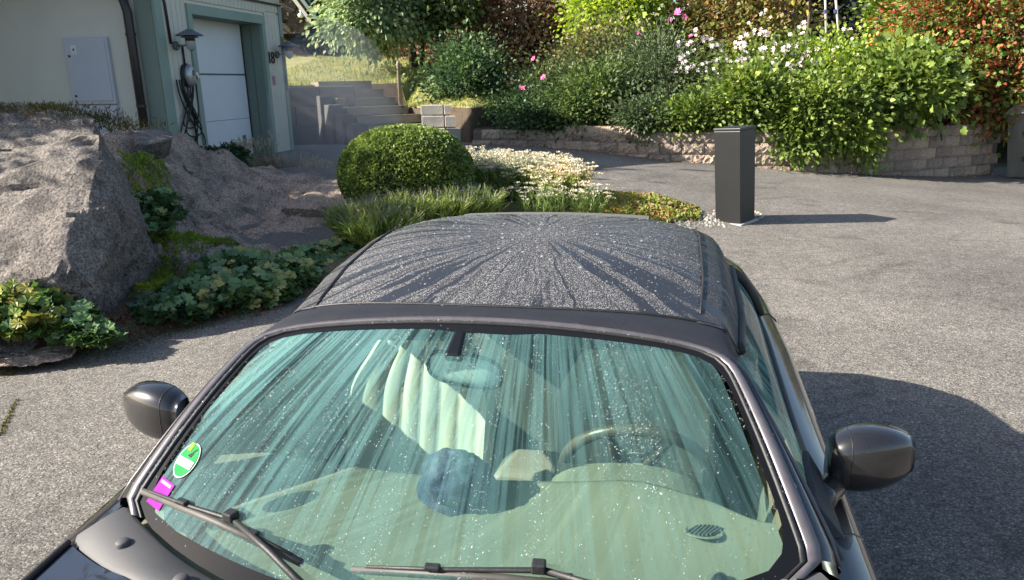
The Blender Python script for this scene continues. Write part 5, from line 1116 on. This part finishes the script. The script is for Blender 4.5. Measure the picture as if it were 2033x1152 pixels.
for x in (-.615, -.44, .44, .615):
    a = x / .705; p = WS(a, -.005).lerp(hoodp(a, cowl_y(a) - .064), .5); MB().lathe([(0, .010), (.012, .010), (.015, .006), (.015, -.004)], tuple(p + Vector((0, 0, .003))), 16).build('cowl_cap', M_cowl, co_, smooth=True)
for s in (-1, 1):
    g = MB(); g.tube([tuple(WS(s * (1.02 + .05), b)) for b in (-.02, .02)] , .01, 6)
    g = MB(); g.tube([tuple(hoodp(s * .995, y) + Vector((0, 0, .004))) for y in lin(.2, cowl_y(1) - .07, 20)], .006, 6); g.build('hood_gap', M_frit, ho)
def deckp(a, y): return Vector(((hwid(y) - .09) * a, y, bel(y) + .03 * (1 - a * a) + .0))
MB().grid(deckp, lin(-1, 1, 21), lin(3.5, 4.20, 14)).build('rear_deck', M_paint, car, smooth=True)
for s in (-1, 1): MB().grid(lambda a, y: Vector((s * ((hwid(y) - .09) * (1 - a) + (interp(y, [2.76, 3.2, 3.7], [.79, .78, .68])) * a), y, bel(y) + .012 * a)), lin(0, 1, 5), lin(2.74, 3.62, 20)).build('rear_shoulder', M_paint, car, smooth=True)
def endcap(y, name):
    m = MB(); L_ = [(s * (hwid(y) + dx), y, bel(y) + dz * (bel(y) - .16) / .8) for s in (1,) for dx, dz in PROF]; R_ = [(-x, y_, z) for x, y_, z in L_]
    m.v = L_ + R_[::-1]; m.f = [tuple(range(len(m.v)))]; return m.build(name, M_paint, car)
endcap(-.15, 'front_bumper'); endcap(4.22, 'rear_bumper')
for s in (-1, 1):
    for y in (.62, 3.42):
        wh = MB(); Mx = Matrix.Rotation(math.pi / 2, 3, 'Y'); wh.lathe([(.20, -.10), (.29, -.10), (.315, -.07), (.315, .07), (.29, .10), (.20, .10)], (s * .80, y, .315), 32, Mx); wo_ = wh.build('wheel', M_rub, car, smooth=True)
        rm = MB(); rm.lathe([(0, .03), (.05, .05), (.06, .02), (.20, .06), (.205, .09)], (s * .80, y, .315), 24, Matrix.Rotation(s * math.pi / 2, 3, 'Y')); rm.build('rim', M_silver, wo_, smooth=True)
MB().box((0, 2.0, .17), (1.55, 4.0, .06)).build('floor_pan', M_carpet, car)
# interior
def dashp(a, v):
    y0 = 1.06 + .20 * abs(a) ** 2.2; y1 = 1.60 - .05 * sstep(.1, .5, a) - .06 * sstep(.8, 1, abs(a)) - .07 * sstep(.5, .95, a); y = y0 + (y1 - y0) * v
    z = .872 + .04 * a * a + .045 * v; dr_ = math.exp(-((a - .55) / .30) ** 2); z += .045 * dr_ * sstep(.25, .95, v) * (1 - .5 * sstep(.93, 1, v))
    z -= .09 * sstep(.90, 1.0, v) ** 2; x = a * (.695 - .03 * v); return Vector((x, y, z))
dm = MB().grid(dashp, lin(-1, 1, 61), lin(0, 1, 41)).build('dashboard', M_dash, car, smooth=True)
MB().grid(lambda a, v: dashp(a, 1) + Vector((0, .06 * math.sin(v * 3) + .0, -.42 * v)), lin(-1, 1, 31), lin(0, 1, 8)).build('dash_front', M_dash, dm, smooth=True)
gp_ = dashp(.775, .62); gr = MB(); gr.lathe([(.0, 0), (.034, 0), (.037, .004), (.041, .001)], tuple(gp_ + Vector((0, 0, .002))), 24, Matrix.Rotation(-.1, 3, 'X') @ Matrix.Diagonal((1, .72, 1))); gro = gr.build('speaker_grille', M_dash, dm, smooth=True)
for k in range(7):
    x = -.024 + .008 * k; L_ = .022 * math.sqrt(max(.05, 1 - (x / .033) ** 2)); sl3 = MB(); sl3.tube([tuple(gp_ + Vector((x - .012, -L_ * .9, .007))), tuple(gp_ + Vector((x + .012, L_ * .9, .007)))], .0028, 5); sl3.build('slat', M_carpet, gro)
sp2 = dashp(.80, .25); MB().lathe([(0, .018), (.010, .017), (.016, .009), (.018, 0)], tuple(sp2), 18).build('sun_sensor', surf('sensor_dome', [(.012, .012, .015)], 4, .08, 0), dm, smooth=True); MB().lathe([(.018, .004), (.028, .004), (.030, 0)], tuple(sp2), 20).build('sensor_ring', M_dash, dm)
for a0, a1 in ((-.60, -.12), (.06, .58)):
    v_ = MB().grid(lambda a, v: dashp(a, .035 + .05 * v) + Vector((0, 0, .003)), lin(a0, a1, 20), [0, 1]).build('demister_slot', M_carpet, dm)
    for a in lin(a0 + .03, a1 - .03, 6): MB().grid(lambda q, v: dashp(a + q, .03 + .06 * v) + Vector((0, 0, .005)), [-.008, .008], [0, 1]).build('vane', M_dash, v_)
# instrument hood, wheel, column
MB().grid(lambda u, v: Vector((.365 + .19 * math.cos(math.pi * (1 - u)), 1.43 + .16 * v, .872 + (.045 + .062 * v ** .6) * math.sin(math.pi * u) ** .6 - .01 * v)), lin(0, 1, 22), lin(0, 1, 6)).build('instrument_hood', M_dash, dm, smooth=True)
MB().grid(lambda u, v: Vector((.365 + .17 * (2 * u - 1), 1.585, .86 + .10 * v)), [0, 1], [0, 1]).build('instrument_panel', M_carpet, dm)
swc = Vector((.38, 1.735, .865)); Msw = Matrix.Rotation(math.radians(-62), 3, 'X'); sw_ = MB()
sw_.tube([tuple(swc + Msw @ Vector((.185 * math.cos(t), .185 * math.sin(t), 0))) for t in lin(0, 2 * math.pi, 40)], .0155, 10, False); swo = sw_.build('steering_wheel', M_wood, car, smooth=True)
hb_ = MB(); hb_.lathe([(0, .03), (.05, .028), (.07, .01), (.07, -.02), (0, -.03)], tuple(swc), 20, Msw); hb_.build('airbag_hub', M_seat, swo, smooth=True)
for t in (.15, math.pi - .15, -1.1, math.pi + 1.1): s_ = MB(); s_.tube([tuple(swc + Msw @ Vector((.05 * math.cos(t), .05 * math.sin(t), -.005))), tuple(swc + Msw @ Vector((.178 * math.cos(t), .178 * math.sin(t), 0)))], [.022, .013], 8); s_.build('spoke', M_wood, swo, smooth=True)
cl_ = MB(); cl_.tube([tuple(swc + Vector((0, -.02, -.02))), (.365, 1.50, .83)], .045, 12); cl_.build('steering_column', M_carpet, swo, smooth=True)
def seat(x, tilt):
    r = MB(); bw = .235
    def bk_(u, v):                                                  # backrest front, u across -1..1, v up
        wd = bw * (1 - .42 * sstep(.62, .98, v) ** 1.2) * (1 - .03 * (1 - v)); bol = .05 * abs(u) ** 3.5; fl = .011 * abs(math.sin(u * 3.5 * math.pi)) ** .6 if abs(u) < .86 else 0
        zz = .42 + .645 * v; yy = 2.02 + .27 * v - bol - fl + (.055 * sstep(.93, 1, v) + .0); return Vector((x + wd * u, yy, zz - .03 * sstep(.9, 1, v) * u * u))
    o = r.grid(bk_, lin(-1, 1, 57), lin(0, 1, 26)).build('backrest', M_seat, None, smooth=True, solid=.0)
    b = MB().grid(lambda u, v: bk_(u, v) + Vector((0, .14 * (1 - .4 * v) + (1 - abs(u) ** 6) * .0, -.01)), lin(-1, 1, 21), lin(0, 1, 12)); e = MB()
    o2 = b.build('seat_rear', M_seat, None, smooth=True)
    root = o; o.parent = car; o.name = 'seat_backrest'; o2.parent = o
    for u in (-1, 1): MB().grid(lambda w, v: bk_(u, v).lerp(bk_(u, v) + Vector((0, .14 * (1 - .4 * v), -.01)), w) + Vector((u * .02 * math.sin(math.pi * w), 0, 0)), lin(0, 1, 6), lin(0, 1, 20)).build('bolster_side', M_seat, o, smooth=True)
    MB().grid(lambda u, w: bk_(u, 1).lerp(bk_(u, 1) + Vector((0, .09, -.01)), w) + Vector((0, 0, .018 * math.sin(math.pi * w))), lin(-1, 1, 21), lin(0, 1, 6)).build('seat_crest', M_seat, o, smooth=True)
    MB().box((x, 1.80, .40), (.50, .52, .16)).build('seat_cushion', M_seat, o, bevel=.05)
seat(-.335, 0); seat(.365, 0)
MB().box((0, 2.75, .62), (1.15, .20, .55), Matrix.Rotation(-.3, 3, 'X')).build('rear_seat', M_liner, car, bevel=.06); MB().box((0, 2.50, .38), (1.2, .5, .2)).build('rear_cushion', M_liner, car, bevel=.06)
MB().box((.02, 2.0, .50), (.20, .55, .22)).build('centre_console', M_dash, car, bevel=.03)
MB().hexa([(-.05, 1.93, .69), (.15, 1.93, .69), (.15, 2.10, .67), (-.05, 2.10, .67), (-.03, 1.95, .715), (.145, 1.95, .72), (.145, 2.08, .73), (.01, 2.08, .73)]).build('armrest_lid', M_dash, car, bevel=.015)
for s in (-1, 1): MB().grid(lambda u, v: Vector((s * (.765 - .03 * math.sin(3 * v)), 1.45 + 1.4 * u, .30 + .64 * v)), lin(0, 1, 14), lin(0, 1, 10)).build('door_card', M_dash, car, smooth=True)
MB().grid(lambda a, y: Vector((.66 * a, y, 1.30 - .28 * (y - 3.05) ** 2 * 2 - .03 * a * a)), lin(-.6, .6, 8), lin(3.0, 3.45, 5)).build('rear_window_frame', M_liner, car)
# sun visors, mirror
mt = MB(); c0_, c1_ = WS(-.09, .845), WS(-.09, .965); w0_, w1_ = Vector((.021, 0, 0)), Vector((.016, 0, 0)); up_ = Vector((0, -.012, .020)); mt.hexa([c0_ - w0_ - up_, c0_ + w0_ - up_, c1_ + w1_ - up_, c1_ - w1_ - up_, c0_ - w0_ + up_ * .18, c0_ + w0_ + up_ * .18, c1_ + w1_ + up_ * .18, c1_ - w1_ + up_ * .18]); mto = mt.build('mirror_mount', M_frit, car, bevel=.008)
rv = MB()
def rvp(u, v):
    a = math.pi * 2 * u; r_ = v; x = .100 * r_ * math.copysign(abs(math.cos(a)) ** .65, math.cos(a)); z = .044 * r_ * math.copysign(abs(math.sin(a)) ** .65, math.sin(a)); return Vector((-.068 + x, 1.755 - .022 * (1 - r_ ** 4) - .06 * x, 1.118 + z - .10 * x))
rv.grid(rvp, lin(0, 1, 41), [0.01, .3, .6, .85, .96, 1.0]); rvo = rv.build('rear_view_mirror', surf('mirror_back', [(.42, .50, .50), (.52, .60, .60)], 4, .3, 0), car, smooth=True)
rim_ = MB(); rim_.tube([tuple(rvp(u, 1.0) + Vector((0, -.004, 0))) for u in lin(0, 1, 41)], .0055, 6, False); rim_.build('mirror_rim', M_frit, rvo, smooth=True)
MB().tube([(-.085, 1.70, 1.20), (-.078, 1.745, 1.15)], .010, 8).build('mirror_stalk', M_frit, rvo)
for x0_, x1_ in ((-.50, -.12), (.08, .50)): MB().hexa([(x0_, 1.80, 1.165), (x1_, 1.80, 1.175), (x1_, 1.95, 1.20), (x0_, 1.95, 1.195), (x0_, 1.80, 1.178), (x1_, 1.80, 1.188), (x1_, 1.95, 1.212), (x0_, 1.95, 1.207)]).build('sun_visor', M_liner, car, bevel=.006)
# wipers
def wiper(p0, p1, arm_from, mid):
    p0, p1, mid = Vector(p0), Vector(p1), Vector(mid)
    b = MB(); b.tube([tuple(p0), tuple(p0.lerp(p1, .5) + Vector((0, 0, .006))), tuple(p1)], [.0075, .009, .0085], 8); bo = b.build('wiper_blade', surf('worn_rubber', [(.035, .033, .031), (.065, .06, .055)], 20, .6, .1), car, smooth=True)
    h = MB(); h.tube([tuple(p0.lerp(p1, .05) + Vector((0, 0, .009))), tuple(p0.lerp(p1, .3) + Vector((0, 0, .015))), tuple(mid + Vector((0, 0, .018))), tuple(p0.lerp(p1, .75) + Vector((0, 0, .014))), tuple(p0.lerp(p1, .95) + Vector((0, 0, .009)))], [.003, .0042, .0055, .0042, .003], 6); h.build('wiper_bow', M_rubb, bo, smooth=True)
    d = (p1 - p0).normalized(); an = math.atan2(d.y, d.x)
    MB().box(mid + Vector((0, 0, .026)), (.026, .024, .02), Matrix.Rotation(an, 3, 'Z')).build('wiper_joint', M_rubb, bo, bevel=.003)
    for f in (.28, .72): MB().box(p0.lerp(p1, f) + Vector((0, 0, .019)), (.030, .016, .010), Matrix.Rotation(an, 3, 'Z')).build('wiper_clip', M_rubb, bo, bevel=.003)
    a = MB(); a.tube([tuple(mid + Vector((0, 0, .022))), tuple(mid.lerp(Vector(arm_from), .4) + Vector((0, 0, .020))), tuple(arm_from)], [.0060, .0065, .0085], 8); a.build('wiper_arm', M_rubb, bo, smooth=True)
def onglass(x, lift=.014):                                          # a point near the foot of the screen
    return None
wiper((-.685, 1.278, .985), (-.245, 1.135, .955), (-.12, 1.02, .93), (-.43, 1.205, .970))
wiper((-.14, 1.130, .955), (.42, 1.150, .957), (.55, 1.08, .945), (.215, 1.150, .962))
# stickers inside the lower corner of the windscreen
def patch(a0, b0, ru, rv_, n=24, sq=False, dz=.003, skew=0):
    m = MB(); c = WS(a0, b0); du = (WS(a0 + .01, b0) - c).normalized(); dv = (WS(a0, b0 + .01) - c).normalized()
    if sq: pts = [(-1, -1), (1, -1), (1, 1), (-1, 1)]
    else: pts = [(math.cos(2 * math.pi * k / n), math.sin(2 * math.pi * k / n)) for k in range(n)]
    nz = du.cross(dv).normalized(); m.v = [tuple(c + du * ru * x + dv * rv_ * y + nz * dz) for x, y in pts]; m.f = [tuple(range(len(pts)))]; return m
M_sw = surf('sticker_white', [(.42, .50, .46)], 3, .9, 0, spec=0); M_sg = surf('sticker_green', [(.025, .20, .06), (.05, .27, .09)], 30, .9, 0, spec=0); M_sp = surf('sticker_purple', [(.20, .03, .24), (.32, .045, .26)], 20, .9, 0, spec=0); M_sy = surf('sticker_yellow', [(.20, .36, .06)], 5, .9, 0, spec=0)
SA, SB = -.905, .27
g_ = patch(SA, SB, .031, .042, 28, dz=.0025).build('round_sticker', M_sw, car); patch(SA, SB, .028, .0385, 28, dz=.0035).build('green_field', M_sg, g_); patch(SA, SB - .012, .026, .0095, sq=True, dz=.0045).build('white_band', M_sw, g_)
patch(SA - .014, SB + .055, .006, .010, sq=True, dz=.0045).build('yellow_mark', M_sy, g_)
mk_ = MB(); c_ = WS(SA, SB); du_ = (WS(SA + .01, SB) - c_).normalized(); dv_ = (WS(SA, SB + .01) - c_).normalized(); nz_ = du_.cross(dv_).normalized()
for pts in [[(-.004, .010), (.000, .010), (.014, .031), (.011, .031)], [(-.004, .010), (.006, .008), (.007, .012), (-.003, .014)], [(.004, .010), (.007, .009), (.009, .020), (.006, .021)]]: mk_.add([c_ + du_ * x + dv_ * y + nz_ * .0046 for x, y in pts], [(0, 1, 2, 3)])
mk_.build('dark_mark', M_frit, g_)
v0 = patch(-.925, .115, .026, .030, sq=True, dz=.0025).build('purple_sticker', M_sp, car); patch(-.925, .155, .020, .0035, sq=True, dz=.0035).build('pale_line', surf('sticker_lilac', [(.34, .24, .40)], 4, .9, 0, spec=0), v0)
# water beads
M_drop = None
def drop_mat():
    m, t, o = nt('water_drop'); p = N(t, 'ShaderNodeBsdfGlossy', Roughness=.08); tr = N(t, 'ShaderNodeBsdfTransparent'); tr.inputs[0].default_value = (.82, .9, .88, 1)
    df = N(t, 'ShaderNodeBsdfDiffuse'); df.inputs[0].default_value = (.8, .84, .84, 1); fr = facing_refl(t, .06); a = t.nodes.new('ShaderNodeMixShader'); b = t.nodes.new('ShaderNodeMixShader'); b.inputs[0].default_value = .19
    t.links.new(fr.outputs[0], a.inputs[0]); t.links.new(tr.outputs[0], a.inputs[1]); t.links.new(p.outputs[0], a.inputs[2]); t.links.new(a.outputs[0], b.inputs[1]); t.links.new(df.outputs[0], b.inputs[2]); t.links.new(b.outputs[0], o.inputs[0]); return m
M_drop = drop_mat()
DOME = np.array([(math.cos(k * math.pi / 3), math.sin(k * math.pi / 3), 0) for k in range(6)] + [(.6 * math.cos(k * math.pi / 3 + .5), .6 * math.sin(k * math.pi / 3 + .5), .42) for k in range(6)] + [(0, 0, .55)])
DF = [(k, (k + 1) % 6, 6 + k) for k in range(6)] + [((k + 1) % 6, 6 + (k + 1) % 6, 6 + k) for k in range(6)] + [(6 + k, 6 + (k + 1) % 6, 12) for k in range(6)]
def drops(name, P, Nn, R_, T_=None):
    P = np.array(P); Nn = unit(np.array(Nn)); n = len(P); T0 = unit(np.cross(Nn, np.array([[0.9, .1, .3]]) + 0 * Nn)); B0 = np.cross(Nn, T0); R_ = np.array(R_)[:, None, None]
    V = P[:, None, :] + R_ * (DOME[None, :, 0:1] * T0[:, None, :] + DOME[None, :, 1:2] * B0[:, None, :] * 1.15 + DOME[None, :, 2:3] * Nn[:, None, :])
    o = leafmesh(name, [(V.reshape(-1, 3), DF, 13, n)], M_drop, car); o['kind'] = 'stuff'; o.data.polygons.foreach_set('use_smooth', [True] * len(o.data.polygons)); return o
P = []; Q = []; R_ = []
rd_ = random.Random(5)
while len(P) < 6800:
    th = rd_.random() * 6.283; r = math.sqrt(rd_.random()) * .985; a, b = WP(th, r); fl = mn.noise(Vector((flow_uv(WS(a, b))[0] * 14, flow_uv(WS(a, b))[1] * 1.3, 0)))
    if rd_.random() > .10 + .8 * max(0, fl * 2.2) + .25 * (a < -.1): continue
    p = WS(a, b); e = .01; n_ = (WS(a + e, b) - WS(a - e, b)).cross(WS(a, b + e) - WS(a, b - e)); n_ = n_ if n_.z > 0 else -n_; P.append(tuple(p + n_.normalized() * .0002)); Q.append(tuple(n_)); R_.append(.00095 * rd_.lognormvariate(0, .35))
drops('windscreen_drops', P, Q, R_)
P = []; Q = []; R_ = []
while len(P) < 5200:
    a = rd_.uniform(-1, 1); y = rd_.uniform(1.80, 3.0); 
    if y < 1.89: y = rd_.uniform(1.76, 1.89)
    p = roofp(a, max(1.80, y)); n_ = (roofp(a + .01, max(1.8, y)) - roofp(a - .01, max(1.8, y))).cross(roofp(a, max(1.8, y) + .01) - roofp(a, max(1.8, y) - .01)); n_ = n_ if n_.z > 0 else -n_; P.append(tuple(p + n_.normalized() * .0005)); Q.append(tuple(n_)); R_.append(.0012 * rd_.lognormvariate(0, .4))
for k in range(70):
    a = rd_.gauss(-.1, .4); y = rd_.uniform(2.0, 2.6); p = roofp(max(-.9, min(.9, a)), y); P.append(tuple(p + Vector((0, 0, .002)))); Q.append((0, 0, 1)); R_.append(rd_.uniform(.003, .006))
drops('roof_drops', P, Q, R_)
P = []; Q = []; R_ = []
for s in (-1, 1):
    for _ in range(700):
        th = rd_.uniform(-.22, .5) * math.pi; a, b = WP(th, rd_.uniform(1.0, 1.05)); p = WS(a, b); P.append((s * abs(p.x), p.y - .002, p.z + .0045)); Q.append((s * .4, -.3, 1)); R_.append(.0012 * rd_.lognormvariate(0, .4))
drops('trim_drops', P, Q, R_)
# crumpled navy cloth hat on the dashboard
M_hat = surf('navy_cloth', [(.012, .018, .05), (.025, .035, .085), (.09, .105, .15), (.02, .03, .07)], 9, .9, .6, 60, detail=8)  # the pale tone paints highlights on the crumples into the cloth colour
hp_ = Matrix.Rotation(-math.radians(10.6), 4, 'Z') @ Vector((-.028, 1.49, .918)) + CO
hat = empty('cloth_hat', hp_, -math.radians(10.6), 'crumpled navy blue cloth hat lying on the dashboard', 'hat')
def hatp(u, v):
    a = 2 * math.pi * u; ph_ = math.pi * (.02 + .60 * v); q = Vector((math.cos(a) * math.sin(ph_), math.sin(a) * math.sin(ph_), math.cos(ph_))); k = 1 + .13 * mn.noise(q * 2.6) + .07 * mn.noise(q * 6 + Vector((3, 1, 0))) + .03 * math.sin(a * 11) * sstep(.6, 1, v)
    return Vector((q.x * .082 * k, q.y * .066 * k, .045 + q.z * .072 * k))
ho_ = MB().grid(hatp, lin(0, 1, 61), lin(0, 1, 26)).build('crown', M_hat, hat, smooth=True)
MB().grid(lambda u, v: Vector((math.cos(2 * math.pi * u) * (.074 + .022 * v), math.sin(2 * math.pi * u) * (.060 + .020 * v), .028 - .012 * v + .010 * math.sin(2 * math.pi * u * 3 + v) + .006 * mn.noise(Vector((u * 20, v, 0))))), lin(0, 1, 60), lin(0, 1, 5)).build('brim', M_hat, hat, smooth=True)
hat.rotation_euler = (math.radians(24), math.radians(6), -math.radians(10.6))
# steam rising from the sun warmed wet ground behind the car
def steam():
    m, t, o = nt('steam_vapour'); v = N(t, 'ShaderNodeVolumePrincipled'); v.inputs['Color'].default_value = (.92, .95, 1, 1); v.inputs['Anisotropy'].default_value = .3; v.inputs['Density'].default_value = .24
    t.links.new(v.outputs[0], o.inputs['Volume']); return m
MS = steam()
# ---------------------------------------------------------------- steam
sc_ = Vector((-2.55, 11.2, 1.3)); s0 = MB(); s0.lathe([(math.sin(t) * 1.0, -math.cos(t)) for t in lin(.0, math.pi, 16)], (0, 0, 0), 24)
so = s0.build('steam', MS, smooth=True); so.location = sc_; so.scale = (1.0, .9, 1.45); tag(so, 'faint sunlit steam drifting above the bedrock and round bush', 'steam', kind='stuff')
